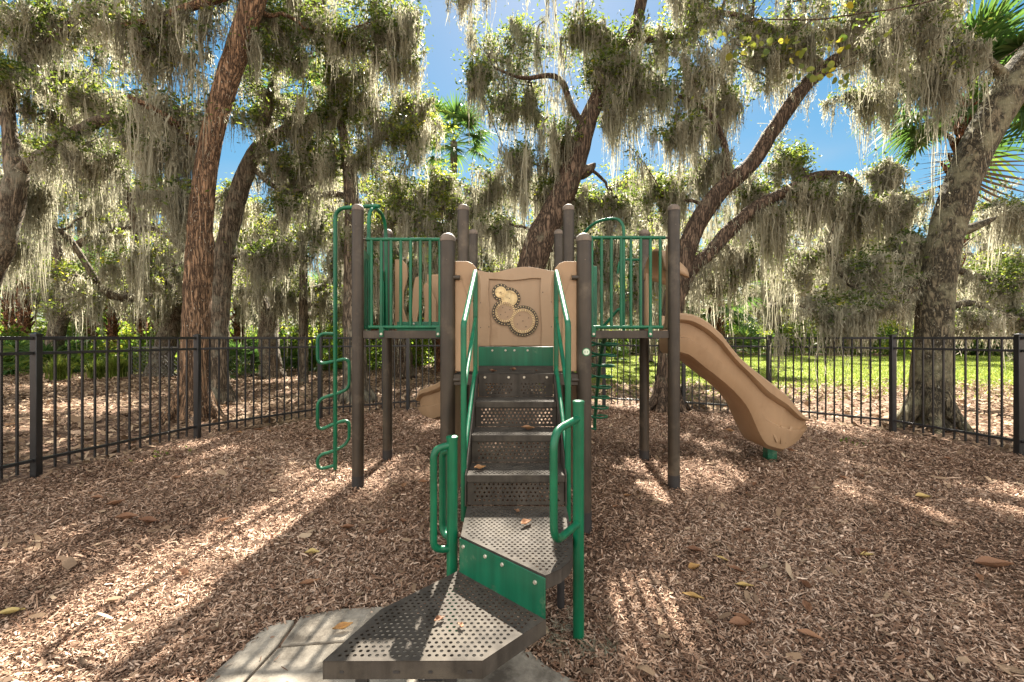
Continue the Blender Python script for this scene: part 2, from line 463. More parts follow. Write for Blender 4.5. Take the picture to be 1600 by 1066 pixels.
def lawn_material():
    m, n, N, K = mat("lawn_turf")
    tc = N("ShaderNodeTexCoord")
    n1 = N("ShaderNodeTexNoise"); n1.inputs['Scale'].default_value = 40; n1.inputs['Detail'].default_value = 8
    n2 = N("ShaderNodeTexNoise"); n2.inputs['Scale'].default_value = .7; n2.inputs['Detail'].default_value = 6
    for q in (n1, n2): K(tc.outputs['Object'], q.inputs['Vector'])
    mx = N("ShaderNodeMath"); mx.operation = 'MULTIPLY_ADD'; mx.inputs[1].default_value = .5
    K(n1.outputs['Fac'], mx.inputs[0])
    h = N("ShaderNodeMath"); h.operation = 'MULTIPLY'; h.inputs[1].default_value = .5
    K(n2.outputs['Fac'], h.inputs[0]); K(h.outputs['Value'], mx.inputs[2])
    r = N("ShaderNodeValToRGB"); e = r.color_ramp.elements
    e[0].position = .35; e[0].color = (.10, .12, .025, 1); e[1].position = .66; e[1].color = (.20, .24, .04, 1)
    K(mx.outputs['Value'], r.inputs['Fac'])
    b = N("ShaderNodeBsdfPrincipled"); b.inputs['Roughness'].default_value = .9; b.inputs['Specular IOR Level'].default_value = .1
    K(r.outputs['Color'], b.inputs['Base Color'])
    bp = N("ShaderNodeBump"); bp.inputs['Strength'].default_value = .6; bp.inputs['Distance'].default_value = .03
    K(n1.outputs['Fac'], bp.inputs['Height']); K(bp.outputs['Normal'], b.inputs['Normal'])
    o = N("ShaderNodeOutputMaterial"); K(b.outputs['BSDF'], o.inputs['Surface'])
    return m


def concrete_material():
    m, n, N, K = mat("old_concrete")
    tc = N("ShaderNodeTexCoord")
    n1 = N("ShaderNodeTexNoise"); n1.inputs['Scale'].default_value = 5; n1.inputs['Detail'].default_value = 10; n1.inputs['Roughness'].default_value = .7
    n2 = N("ShaderNodeTexNoise"); n2.inputs['Scale'].default_value = 160; n2.inputs['Detail'].default_value = 3
    for q in (n1, n2): K(tc.outputs['Object'], q.inputs['Vector'])
    r = N("ShaderNodeValToRGB"); e = r.color_ramp.elements
    e[0].position = .36; e[0].color = (.10, .085, .068, 1); e[1].position = .64; e[1].color = (.38, .34, .28, 1)
    K(n1.outputs['Fac'], r.inputs['Fac'])
    sp = N("ShaderNodeMapRange"); sp.inputs['From Min'].default_value = .62; sp.inputs['From Max'].default_value = .72; sp.inputs['To Max'].default_value = .5
    K(n2.outputs['Fac'], sp.inputs['Value'])
    mx = N("ShaderNodeMixRGB"); mx.inputs['Color2'].default_value = (.12, .10, .08, 1)
    K(sp.outputs['Result'], mx.inputs['Fac']); K(r.outputs['Color'], mx.inputs['Color1'])
    b = N("ShaderNodeBsdfPrincipled"); b.inputs['Roughness'].default_value = .9; b.inputs['Specular IOR Level'].default_value = .2
    K(mx.outputs['Color'], b.inputs['Base Color'])
    bp = N("ShaderNodeBump"); bp.inputs['Strength'].default_value = .4; bp.inputs['Distance'].default_value = .004
    K(n2.outputs['Fac'], bp.inputs['Height']); K(bp.outputs['Normal'], b.inputs['Normal'])
    o = N("ShaderNodeOutputMaterial"); K(b.outputs['BSDF'], o.inputs['Surface'])
    return m


M['ground'] = ground_material(); M['lawn'] = lawn_material(); M['concrete'] = concrete_material()
rng = np.random.default_rng(7)

# ground: a dense grid near the playground inside a sheet out to the horizon
xs = np.r_[-900, -300, -100, -40, np.arange(-14, 14.01, .5), 40, 100, 300, 900]
ys = np.r_[-300, -60, -10, np.arange(0, 20.01, .5), 40, 70, 120, 300, 900]
X, Y = np.meshgrid(xs, ys)
Zg = -.012 + .012 * np.sin(X * 1.7 + 1.3 * np.sin(Y * 1.1)) * np.cos(Y * 1.9 + X * .6)
Zg[(np.abs(X) > 13) | (Y > 19) | (Y < .2)] = -.012
V = np.stack([X, Y, Zg], -1).reshape(-1, 3)
nx = len(xs); ii = np.arange(len(ys) - 1)[:, None] * nx + np.arange(nx - 1)[None]
Fq = np.stack([ii, ii + 1, ii + nx + 1, ii + nx], -1).reshape(-1, 4)
tag(link("ground", mesh_np("ground", V, Fq, smooth=True), M['ground']), kind="structure")

# lawn beyond the fence on the right, a wavy-edged sheet
def lawn_edge():
    near = [(1.2 + t * 33, 12.7 + .5 * math.sin(t * 21) + .35 * math.sin(t * 57 + 1) - 2.5 * t * t) for t in np.linspace(0, 1, 60)]
    far = [(34 - t * 32, 33 + .8 * math.sin(t * 17) + .5 * math.sin(t * 41)) for t in np.linspace(0, 1, 40)]
    left = [(1.6 + .5 * math.sin(t * 12), 33 - t * 20) for t in np.linspace(.05, .95, 16)]
    return near + far + left
lp = lawn_edge()
b_ = MB(); b_.add([(x, y, .004) for x, y in lp], [tuple(range(len(lp)))])
tag(b_.build("lawn", M['lawn'], smooth=False), kind="structure")
b_ = MB()
lp2 = [(-26 + 8.5 * math.cos(a) + .5 * math.sin(5 * a), 19.3 + 3.2 * math.sin(a) + .3 * math.sin(9 * a)) for a in np.linspace(0, 2 * math.pi, 50)[:-1]]
lp2 = [(x + 8, y) for x, y in lp2]
b_.add([(x, y, .004) for x, y in lp2], [tuple(range(len(lp2)))])
tag(b_.build("lawn", M['lawn'], smooth=False), kind="structure")


def in_poly(px, py, poly):
    r = np.zeros(px.shape, bool); n = len(poly); j = n - 1
    for i in range(n):
        xi, yi = poly[i]; xj, yj = poly[j]
        c = ((yi > py) != (yj > py)) & (px < (xj - xi) * (py - yi) / (yj - yi + 1e-12) + xi)
        r ^= c; j = i
    return r


# concrete pad at the foot of the steps: three slabs with open joints
g2 = lambda px, py: gnd(px, py, .012).xy
P_ = [gnd(332, 1066), gnd(366, 985), gnd(385, 973), gnd(408, 969), gnd(440, 962), gnd(525, 951), gnd(600, 946)]
pad_poly = [(-1.17, .9), (-1.165, 1.74), (-1.12, 2.04), (-1.05, 2.10), (-1.02, 2.125), (-.82, 2.19), (-.60, 2.21), (-.25, 2.16),
            (-.02, 2.02), (.06, 1.90), (.13, 1.80), (.22, 1.73), (.34, 1.60), (.42, 1.3), (.42, .9)]
slab_l = [(-1.17, .9), (-1.165, 1.74), (-1.12, 2.04), (-1.05, 2.10), (-1.01, 2.10), (-1.002, 1.93), (-1.04, 1.55), (-1.08, .9)]
slab_b = [(-.995, 2.13), (-.82, 2.19), (-.60, 2.21), (-.25, 2.16), (-.02, 2.02), (.05, 1.905), (-.55, 1.978), (-.985, 1.925)]
slab_f = [(-.988, 1.912), (-.55, 1.965), (.06, 1.893), (.13, 1.80), (.22, 1.73), (.34, 1.60), (.42, 1.3), (.42, .9), (-1.068, .9), (-1.028, 1.55)]
for sl in (slab_l, slab_b, slab_f):
    b_ = MB(); b_.prism(sl, lambda a, b, d: (a, b, d), -.05, .014)
    tag(b_.build("concrete_slab", M['concrete'], bevel=.006), kind="structure")

# ------------------------------------------------------------------ play structure
PS = empty("play_structure", (0, 4.0, 0))
tag(PS, "green, brown and tan play structure with perforated stairs, raised decks and two slides", "play structure")
ZA, ZB, ZC = 3.075, 3.977, 4.894
XI, XO = .455, 1.365


def part(mb, name, mt, parent=PS, **k): return mb.build(name, mt, parent, **k)


def bolts(parent, pts, axis=(0, -1, 0), r=.008, h=.006):
    for p in pts:
        b = MB(); b.disc(p, axis, r, h, 12, r * .8)
        a = Vector(axis) * (h + .0005); q = Vector(p) + a
        b.disc(q, axis, r * .4, .001, 6)
        b.build("bolt", M['bolt'], parent)


def post(x, y, top, boot=True):
    b = MB(); b.tube([(x, y, -.08), (x, y, .12 if boot else .0), (x, y, .121 if boot else .05), (x, y, top)], .05, 24)
    o = part(b, "post", M['brown'])
    if boot:
        b = MB(); b.tube([(x, y, -.08), (x, y, .13 + .02 * math.sin(x * 9 + y))], .0515, 24); b.build("ground_sleeve", M['boot'], o)
    b = MB(); b.lathe((x, y, top - .012), [(.0525, 0), (.0525, .012), (.05, .026), (.042, .04), (.028, .051), (.012, .056), (.002, .057)], 24)
    b.build("post_cap", M['cap'], o)
    b = MB(); b.disc((x, y - .049, top - .14), (0, -1, 0), .0035, .003, 8); b.build("rivet", M['cap'], o)
    return o


posts = {}
for sx in (-1, 1):
    posts[('A', sx)] = post(sx * XI, ZA, 1.955)
    for Z in (ZB, ZC):
        post(sx * XI, Z, 2.41); post(sx * XO, Z, 2.41)
# round maker's sticker on the right front post
b = MB(); c = Vector((XI + .008, ZA - .0505, 1.207))
b.disc(c, (0, -1, 0), .027, .002, 28); st = b.build("sticker", M['label'], posts[('A', 1)])
b = MB(); b.disc(c + Vector((0, -.0022, 0)), (0, -1, 0), .021, .001, 28)
b.build("sticker_face", M['label_w'], st)
b = MB()
for dx in (-.011, .005):
    b.box(c.x + dx, c.x + dx + .0035, c.y - .0042, c.y - .0036, c.z - .004, c.z + .004)
    b.box(c.x + dx + .0035, c.x + dx + .007, c.y - .0042, c.y - .0036, c.z - .001, c.z + .001)
b.build("sticker_mark", M['label'], st)


def cdt_plate(outer, holes):
    """triangulated plate with holes -> verts2d, faces"""
    vs = [Vector(p) for p in outer]; es = [(i, (i + 1) % len(outer)) for i in range(len(outer))]
    for h in holes:
        s = len(vs); vs += [Vector(p) for p in h]; es += [(s + i, s + (i + 1) % len(h)) for i in range(len(h))]
    hid = [-1] * len(outer)
    for k, h in enumerate(holes): hid += [k] * len(h)
    r = geometry.delaunay_2d_cdt(vs, es, [], 1, 1e-6)
    own = [hid[q[0]] if q else -1 for q in r[3]]
    fs = [tuple(f) for f in r[2] if not (own[f[0]] >= 0 and own[f[0]] == own[f[1]] == own[f[2]])]
    return [tuple(v) for v in r[0]], fs


def shrink(poly, d):
    """inside test with margin: distance to all edges > d"""
    P = np.array(poly); Q = np.roll(P, -1, 0)

    def ok(x, y):
        ins = in_poly(x, y, poly)
        dm = np.full(x.shape, 9.)
        for a, b in zip(P, Q):
            e = b - a; t = np.clip(((x - a[0]) * e[0] + (y - a[1]) * e[1]) / (e @ e), 0, 1)
            dm = np.minimum(dm, np.hypot(x - a[0] - t * e[0], y - a[1] - t * e[1]))
        return ins & (dm > d)
    return ok


def perf(name, poly, fn, parent, pitch=.0235, rad=.0064, margin=.02, thick=.003, keep=None, mt=None):
    """perforated sheet metal: real staggered holes"""
    P = np.array(poly); x0, y0 = P.min(0); x1, y1 = P.max(0)
    rows = np.arange(y0 + margin, y1 - margin + 1e-6, pitch * .866)
    off = ((y1 - margin) - rows[-1]) / 2 if len(rows) else 0
    hx = []; hy = []
    for i, yy in enumerate(rows):
        q = np.arange(x0 + margin + (pitch / 2 if i % 2 else 0), x1 - margin + 1e-6, pitch)
        hx.append(q); hy.append(np.full(q.shape, yy + off))
    hx = np.concatenate(hx); hy = np.concatenate(hy)
    ok = shrink(poly, margin)(hx, hy)
    if keep is not None: ok &= keep(hx, hy)
    hx = hx[ok]; hy = hy[ok]
    holes = [[(cx + rad * math.cos(a), cy + rad * math.sin(a)) for a in [math.pi / 4 * k + .39 for k in range(8)]] for cx, cy in zip(hx, hy)]
    v, f = cdt_plate(poly, holes)
    me = bpy.data.meshes.new(name)
    me.from_pydata([fn(a, b) for a, b in v], [], f)
    o = link(name, me, mt or M['step'], parent)
    s = o.modifiers.new("thickness", 'SOLIDIFY'); s.thickness = thick; s.offset = 0
    return o


# --- staircase
ST = empty("staircase", (0, 2.7, 0)); ST.parent = PS; ST.matrix_parent_inverse = Matrix.Translation(-PS.location)
W = .248
steps = [(1.06, 3.05), (.908, 2.81), (.755, 2.57), (.603, 2.33)]   # nosing height, nosing distance
LZ = .45


def stp(name, mb, mt, **k):
    o = mb.build(name, mt, None, **k); o.parent = ST
    o.matrix_parent_inverse = Matrix.Translation(-ST.location)
    return o


def fixpar(o):
    o.parent = ST; o.matrix_parent_inverse = Matrix.Translation(-ST.location); return o


for i in (1, 2, 3):
    z, y = steps[i]
    t = fixpar(perf("tread", [(-W, y + .004), (W, y + .004), (W, y + .238), (-W, y + .238)], lambda a, b, z=z: (a, b, z), None))
    n_ = MB(); n_.box(-W, W, y - .002, y + .003, z - .034, z + .0015); n_.build("nosing", M['step'], t, bevel=.0015)
for i in (0, 1, 2, 3):
    z, y = steps[i]
    zl = steps[i + 1][0] if i < 3 else LZ
    keep = None
    if i == 0:
        keep = lambda x, q, z=z: ((np.abs(x) > .03) & (np.abs(x) < .2) & (q < z - .06))
    else:
        keep = lambda x, q, z=z: (q < z - .045) & (np.abs(x) < W - .03)
    r_ = fixpar(perf("riser", [(-W + .002, zl + .003), (W - .002, zl + .003), (W - .002, z - .003), (-W + .002, z - .003)],
                     lambda a, b, y=y: (a, y + .006, b), None, margin=.016, keep=keep))
    if i == 0:
        bolts(r_, [(x, y + .003, z - .022) for x in (-.205, -.048, .055, .205)], r=.009)
for sx in (-1, 1):
    b = MB()
    out = [(2.32, .45), (2.325, .606), (3.05, 1.066), (3.06, 1.0), (3.06, .86), (2.45, .46)]
    b.prism(out, lambda a, q, d: (d, a, q), sx * (W + .003), sx * (W + .010))
    stp("stringer", b, M['step'], bevel=.0015)

# --- half-turn landing with green kick plate, then the low bottom step
land = [(-.236, 1.971), (.105, 1.643), (.165, 1.690), (.205, 1.75), (.2258, 1.824), (.243, 1.98), (.2535, 2.315), (-.246, 2.322)]
LD = perf("landing", land, lambda a, b: (a, b, LZ), PS, margin=.019)


def skirt(poly, z0, z1, idx, t=.004):
    b = MB(); P = [Vector(p) for p in poly]
    cen = sum(P, Vector((0, 0))) / len(P)
    for i in idx:
        a = P[i]; c = P[(i + 1) % len(P)]
        n = (c - a).orthogonal().normalized()
        if n.dot((a + c) / 2 - cen) < 0: n = -n
        vs = [(p.x, p.y, z) for z in (z0, z1) for p in (a, c, c - n * t, a - n * t)]
        b.add(vs, [(3, 2, 1, 0), (4, 5, 6, 7), (0, 1, 5, 4), (1, 2, 6, 5), (2, 3, 7, 6), (3, 0, 4, 7)])
    return b


skirt(land, LZ - .05, LZ + .0005, (0, 1, 2, 3, 4, 5, 7)).build("skirt", M['step'], LD)
a, c = Vector(land[0]), Vector(land[1]); n_ = (c - a).orthogonal().normalized(); n_ = n_ if n_.y < 0 else -n_
b = MB()
vs = []
for z in (.298 - .002, LZ - .006):
    for d in (.0015, .0065):
        for p in (a - (c - a).normalized() * .002, c + (c - a).normalized() * .004): vs.append((p.x + n_.x * d, p.y + n_.y * d, z))
b.add(vs, [(0, 1, 3, 2), (4, 6, 7, 5), (0, 4, 5, 1), (2, 3, 7, 6), (0, 2, 6, 4), (1, 5, 7, 3)])
KP = part(b, "kick_plate", M['green_plate'], bevel=.0015)
n3 = (n_.x, n_.y, 0)
bolts(KP, [(*(a.lerp(c, t) + n_ * .0065), LZ - .03 + dz) for t, dz in ((.055, -.004), (.345, 0), (.55, 0), (.91, -.006))], n3, .0085, .005)
BZ = .298
low = [(-.236, 1.974), (-.497, 1.695), (-.596, 1.424), (-.103, 1.4266), (.112, 1.637), (.125, 1.66)]
low = [(-.240, 1.985), (-.497, 1.697), (-.598, 1.424), (-.103, 1.4266), (.108, 1.640)]
BS = perf("bottom_step", low, lambda p, q: (p, q, BZ), PS, margin=.02)
skirt(low, BZ - .056, BZ + .001, (0, 1, 2, 3)).build("skirt", M['step'], BS, bevel=.001)
for bx, w in ((-.545, .012), (-.38, .02), (-.27, .012), (-.15, .014)):
    b = MB(); b.box(bx, bx + w, 1.4225, 1.4243, BZ - .036, BZ - .029); b.build("slot", M['boot'], BS)
for sx_, sy_ in ((-.50, 1.50), (-.22, 1.55), (-.32, 1.75)):
    b = MB(); b.box(sx_ - .02, sx_ + .02, sy_ - .012, sy_ + .012, .0145, BZ - .003)
    b.box(sx_ - .045, sx_ + .045, sy_ - .03, sy_ + .03, .0145, .022)
    b.build("support_leg", M['boot'], BS, bevel=.002)
for sx_, sy_ in ((-.17, 2.2), (.215, 2.2)):
    b = MB(); b.tube([(sx_, sy_, -.05), (sx_, sy_, LZ - .003)], .018, 12); b.build("support_leg", M['boot'], LD)

# --- handrails on the stairs
for sx in (-1, 1):
    X = sx * .268
    b = MB()
    b.tube(fillet([(X, 3.05, 1.02), (X, 3.05, 1.745), (X, 2.36, 1.37), (X * 1.0, 2.37, .36)], .035, 6), .0155, 12)
    HR = part(b, "handrail", M['green'])
    b = MB(); b.tube([(X, 3.045, 1.43), (X, 2.372, 1.03)], .0125, 10); b.build("middle_rail", M['green'], HR)
    b = MB(); b.tube([(X, 3.045, 1.11), (X, 2.376, .68)], .0125, 10); b.build("lower_rail", M['green'], HR)

# --- grab posts at the foot of the stairs, each with loops
def grab(x, y, top, loops):
    b = MB(); b.tube([(x, y, -.08), (x, y, top)], .0242, 20)
    g = part(b, "grab_post", M['green'])
    b = MB(); b.lathe((x, y, top - .006), [(.0262, 0), (.0262, .012), (.02, .016), (.002, .017)], 20); b.build("post_cap", M['green'], g)
    for dx, dy, z0, z1, r in loops:
        b = MB()
        b.tube(fillet([(x, y, z1), (x + dx, y + dy, z1 - .012), (x + dx, y + dy, z0 + .012), (x, y, z0)], .075, 8), .0155, 12)
        b.build("grab_loop", M['green'], g)


grab(.269, 1.976, 1.022, [(-.125, -.225, .505, .955, .0155)])
grab(-.280, 2.02, .860, [(-.074, -.04, .375, .832, .0155), (-.052, .06, .41, .80, .0155)])

# --- lower deck (between the front and middle posts)
DZ = 1.06
dk = perf("lower_deck", [(-.41, 3.065), (.41, 3.065), (.41, 3.93), (-.41, 3.93)], lambda p, q: (p, q, DZ), PS, margin=.025)
skirt([(-.41, 3.065), (.41, 3.065), (.41, 3.93), (-.41, 3.93)], DZ - .065, DZ + .001, (0, 1, 2, 3)).build("skirt", M['step'], dk)
for sx in (-1, 1):
    b = MB(); b.box(min(sx * .26, sx * .43), max(sx * .26, sx * .43), 3.052, 3.066, DZ - .075, DZ - .004); b.build("deck_bracket", M['brown'], dk, bevel=.003)

# --- side railings, front flank panels, below-deck panels
def railing(A, B, z0, z1, n, clampA=True):
    A = Vector(A).to_3d(); B = Vector(B).to_3d(); d = (B - A).normalized()
    b = MB()
    b.tube([A + Vector((0, 0, z1)), B + Vector((0, 0, z1))], .0155, 12)
    b.tube([A + d * .02 + Vector((0, 0, z0)), B - d * .02 + Vector((0, 0, z0))], .0155, 12)
    R = part(b, "railing", M['green'])
    Ln = (B - A).length
    for k in range(n):
        p = A + d * (Ln * (k + .5) / n)
        b = MB(); b.tube([p + Vector((0, 0, z0)), p + Vector((0, 0, z1))], .0135, 10)
        b.build("picket", M['green'], R)
    for t in (.18, .82):
        p = A + d * (Ln * t)
        b = MB(); b.box(p.x - .018, p.x + .018, p.y - .036, p.y - .030, z0 - .085, z0 + .005)
        br = b.build("deck_bracket", M['green'], R, bevel=.004)
        bolts(br, [(p.x, p.y - .036, z0 - .06)], r=.012)
    for e, s in ((A, 1), (B, -1)):
        b = MB(); b.tube([e - d * s * .045 + Vector((0, 0, z1)), e + Vector((0, 0, z1))], .011, 8); b.build("post_clamp", M['brown'], R)
    return R


railing((-XO + .075, ZB, 0), (-XI - .075, ZB, 0), 1.392, 2.150, 9)
railing((XI + .075, ZB, 0), (XO - .075, ZB, 0), 1.392, 2.165, 9)
for sx in (-1, 1):
    X = sx * XI
    b = MB(); b.tube([(X, ZA + .06, 1.70), (X, ZB - .06, 1.70)], .015, 10); b.tube([(X, ZA + .06, 1.12), (X, ZB - .06, 1.12)], .015, 10)
    R = part(b, "side_barrier", M['green'])
    for k in range(9):
        y = ZA + .10 + k * (ZB - ZA - .2) / 8
        b = MB(); b.tube([(X, y, 1.12), (X, y, 1.70)], .0105, 8); b.build("picket", M['green'], R)
    # tan flank panel beside the top of the stairs
    out = [(.408, 1.075), (.252, 1.075), (.252, 1.42), (.246, 1.50), (.236, 1.58), (.235, 1.66), (.243, 1.72), (.262, 1.765), (.29, 1.797), (.325, 1.812), (.408, 1.812)]
    slot = [(.29 + .019 * math.cos(t), (1.525 if math.sin(t) > 0 else 1.265) + .019 * math.sin(t)) for t in np.linspace(0, 2 * math.pi, 17)[:-1] + .05]
    v, f = cdt_plate([(sx * p, q) for p, q in out], [[(sx * p, q) for p, q in slot]])
    me = bpy.data.meshes.new("flank_panel"); me.from_pydata([(p, 3.085, q) for p, q in v], [], f)
    fp = link("flank_panel", me, M['tan'], PS)
    s = fp.modifiers.new("thickness", 'SOLIDIFY'); s.thickness = .028; s.offset = 0
    s = fp.modifiers.new("bevel", 'BEVEL'); s.width = .007; s.segments = 3; s.limit_method = 'ANGLE'; s.angle_limit = math.radians(50)
    for zc in (1.70, 1.02):
        b = MB(); b.tube([(sx * .43, 3.06, zc), (sx * .372, 3.06, zc)], .016, 10); b.build("panel_clip", M['brown'], fp)
    # tan panel closing the side under the lower deck
    b = MB()
    out = [(3.15, .19), (3.24, .13), (3.83, .13), (3.91, .19), (3.91, .99), (3.15, .99)]
    b.prism(out, lambda p, q, d: (d, p, q), X - .014, X + .014)
    part(b, "lower_side_panel", M['tan_dull'], bevel=.008, seg=3)

# --- centre: kick plate, gear panel, back decks
b = MB(); b.box(-.405, .405, 3.915, 3.922, 1.062, 1.222)
kp = part(b, "kick_plate", M['green_plate'], bevel=.002)
bolts(kp, [(x, 3.915, 1.193) for x in (-.20, -.088, -.012, .10)], r=.0095)
ZP = 3.94
top = [(.405, 1.866), (.33, 1.872), (.27, 1.880), (.213, 1.892), (.14, 1.905), (.077, 1.909), (0, 1.902), (-.087, 1.883), (-.15, 1.866), (-.197, 1.859), (-.25, 1.863), (-.32, 1.878), (-.405, 1.884)]
out = [(-.405, 1.226), (.405, 1.226)] + top
b = MB(); b.prism(out, lambda p, q, d: (p, d, q), ZP, ZP + .03)
GP = part(b, "gear_panel", M['tan_dull'], bevel=.01, seg=3)
win = [(-.224, 1.228), (-.216, 1.40), (-.226, 1.55), (-.235, 1.70), (-.228, 1.80), (-.14, 1.796), (-.04, 1.787), (.05, 1.795), (.13, 1.806), (.212, 1.806), (.206, 1.66), (.214, 1.5), (.222, 1.36), (.214, 1.228)]
rim = [(-.404, 1.2275), (-.224, 1.2275)] + win[1:-1] + [(.214, 1.2275), (.404, 1.2275)] + [(x * .997, z - .002) for x, z in top]
v, f = cdt_plate(rim, [])
me = bpy.data.meshes.new("raised_border"); me.from_pydata([(p, ZP - .009, q) for p, q in v], [], f)
rb = link("raised_border", me, M['tan_dull'], GP)
s = rb.modifiers.new("thickness", 'SOLIDIFY'); s.thickness = .017; s.offset = 0
s = rb.modifiers.new("bevel", 'BEVEL'); s.width = .006; s.segments = 3; s.limit_method = 'ANGLE'; s.angle_limit = math.radians(50)
gears = [(782.3, 456.8, 9.3, 14), (795.8, 466.6, 13.0, 20), (789.5, 488, 16.5, 26), (817.0, 501.7, 20.0, 34)]
k_ = 3.93 / F
for gi, (gx, gy, gr, nt_) in enumerate(gears):
    cx, cz, R = (gx - PXC) * k_, H - (gy - PYC) * k_, gr * k_
    y0 = ZP - .0005
    b = MB(); b.disc((cx, y0, cz), (0, -1, 0), R + 4.2 * k_, .008 + .0008 * gi, 36)
    ch = b.build("gear_chain", M['chain'], GP)
    b = MB()
    for j in range(nt_):
        a_ = 2 * math.pi * (j + .3) / nt_
        q = Vector((cx + (R + 2.3 * k_) * math.cos(a_), y0 - .008 - .0008 * gi, cz + (R + 2.3 * k_) * math.sin(a_)))
        b.disc(q, (0, -1, 0), .0042, .004, 8)
    b.build("chain_pins", M['gear'], ch)
    yb = y0 - .011 - .003 * gi
    b = MB(); b.disc((cx, y0 - .004, cz), (0, -1, 0), R * .98, yb - .002 - (y0 - .004) if False else abs(yb + .002 - (y0 - .004)), 40)
    g = b.build("gear", M['gear' if gi in (0, 1) else 'tan_dull'], GP, bevel=.002)
    b = MB()
    for j in range(nt_ + 4):
        a_ = 2 * math.pi * j / (nt_ + 4); ca, sa = math.cos(a_), math.sin(a_)
        b.bar((cx + R * .76 * ca, yb - .002, cz + R * .76 * sa), (cx + R * .97 * ca, yb - .002, cz + R * .97 * sa), .006, .006)
    b.build("gear_teeth", M['gear'], g)
    b = MB()
    for j in range(5 if gi > 1 else 1):
        a_ = j * 1.57 + .5; rr = 0 if j == 4 or gi < 2 else R * .5
        b.disc((cx + rr * math.cos(a_), yb + .003, cz + rr * math.sin(a_)), (0, -1, 0), .0042, .0048, 10)
    b.build("gear_pins", M['chain'], g)
b = MB()
for px, py in ((764, 511), (848, 457), (751, 473.5), (751, 512), (861.5, 472), (861.5, 511)):
    b.disc(((px - PXC) * k_, ZP - .0165, H - (py - PYC) * k_), (0, -1, 0), .005, .002, 10)
b.build("screw_dots", M['chain'], GP)

b = MB(); b.box(-.41, .41, 3.985, 4.85, 1.16, 1.222); part(b, "centre_deck", M['brown'], bevel=.004)
for sx in (-1, 1):
    x0, x1 = sorted((sx * .50, sx * 1.32))
    d_ = perf("side_deck", [(x0, 4.0), (x1, 4.0), (x1, 4.87), (x0, 4.87)], lambda p, q: (p, q, 1.357), PS, margin=.03, pitch=.05, rad=.013)
    b = MB()
    x0, x1 = sorted((sx * .51, sx * 1.315))
    b.box(x0, x1, 3.955, 3.99, 1.296, 1.362); b.box(x0, x1, 4.86, 4.9, 1.296, 1.355)
    b.box(x0 - .03, x0 + .005, 3.991, 4.859, 1.296, 1.3545); b.box(x1 - .005, x1 + .03, 3.991, 4.859, 1.296, 1.3545)
    b.build("deck_frame", M['brown'], d_, bevel=.003)

# --- left climber: side filler panels, arch, outer pole with serpentine steps
cl = MB(); cl.tube(fillet([(-1.755, 4.47, -.05), (-1.755, 4.47, 2.555), (-1.37, 4.40, 2.56), (-1.30, 4.38, 2.55)], .11, 8), .019, 12)
CL = part(cl, "snake_climber", M['green'])
b = MB()
px_ = -1.755
pts = []
sx_ = [(-1, 1.335), (-1, 1.08), (1, .98), (1, .80), (-1, .72), (-1, .47), (1, .40), (1, .24)]
P0 = [(px_, 4.47, 1.335), (px_ - .135, 4.44, 1.335), (px_ - .135, 4.44, 1.10), (px_, 4.47, 1.075), (px_ + .115, 4.47, 1.085), (px_ + .115, 4.47, .80), (px_, 4.47, .74),
      (px_ - .14, 4.44, .69), (px_ - .14, 4.44, .43), (px_, 4.47, .42), (px_ + .105, 4.47, .50), (px_ + .105, 4.47, .22), (px_, 4.47, .14)]
P0 = [(px_, 4.47, 1.338), (px_ - .15, 4.42, 1.342), (px_ - .15, 4.42, 1.04), (px_, 4.47, 1.075), (px_ + .125, 4.50, 1.10), (px_ + .125, 4.50, .80), (px_, 4.47, .75),
      (px_ - .15, 4.42, .71), (px_ - .15, 4.42, .40), (px_, 4.47, .47), (px_ + .125, 4.50, .50), (px_ + .125, 4.50, .28), (px_, 4.47, .20), (px_ - .15, 4.42, .17), (px_ - .15, 4.42, .03), (px_, 4.47, .06)]
P0 = [(x, y, z + .0) for x, y, z in P0]
b.tube(fillet(P0, .085, 7), .0155, 10)
b.build("serpentine_step", M['green'], CL)
b = MB(); b.tube(fillet([(-1.365, 4.27, 1.36), (-1.365, 4.27, 2.545), (-1.33, 4.70, 2.545), (-1.33, 4.74, 1.36)], .2, 10), .0175, 12)
b.build("entry_arch", M['green'], CL)
for y0, y1, zt0, zt1 in ((4.04, 4.25, 2.10, 2.06), (4.66, 4.84, 2.0, 1.93)):
    b = MB(); b.prism([(y0, 1.375), (y1, 1.375), (y1, zt1), (y0, zt0)], lambda p, q, d: (d, p, q), -1.372, -1.352)
    o = b.build("filler_panel", M['green_plate'], CL, bevel=.004)
    b = MB()
    for q in np.linspace(y0 + .03, y1 - .03, 3): b.tube([(-1.351, q, 1.40), (-1.351, q, zt1 - .05)], .009, 8)
    b.build("panel_ribs", M['green'], o)
    b = MB(); b.box(-1.352, -1.33, y0 + .01, y1 - .01, 1.3765, 1.40); b.build("panel_foot", M['green'], o)

# --- right rear climber: leaning pole with a coil of rungs and a handle arch
pole = catmull(np.array([(.97, 4.98, 1.33), (.99, 5.35, 1.10), (1.05, 5.95, .62), (1.10, 6.4, .2), (1.12, 6.55, -.08)]), 40)
b = MB(); b.tube(pole.tolist(), .024, 12); CR = part(b, "coil_climber", M['green'])
tt = np.linspace(0, 1, 230)
cen = np.stack([np.interp(tt, np.linspace(0, 1, 40), pole[:, i]) for i in range(3)], -1)
ang = tt * 2 * math.pi * 9.5
hel = cen + np.stack([np.cos(ang) * .17, np.sin(ang) * .11, np.sin(ang) * .03], -1)
b = MB(); b.tube(hel[6:-18].tolist(), .0125, 8); b.build("coil_rungs", M['green'], CR)
b = MB(); b.tube(fillet([(1.14, 4.86, 1.36), (1.14, 4.86, 2.58), (.86, 5.15, 2.60), (.72, 5.35, 2.40), (.70, 5.36, 1.36)], .17, 8), .0165, 12)
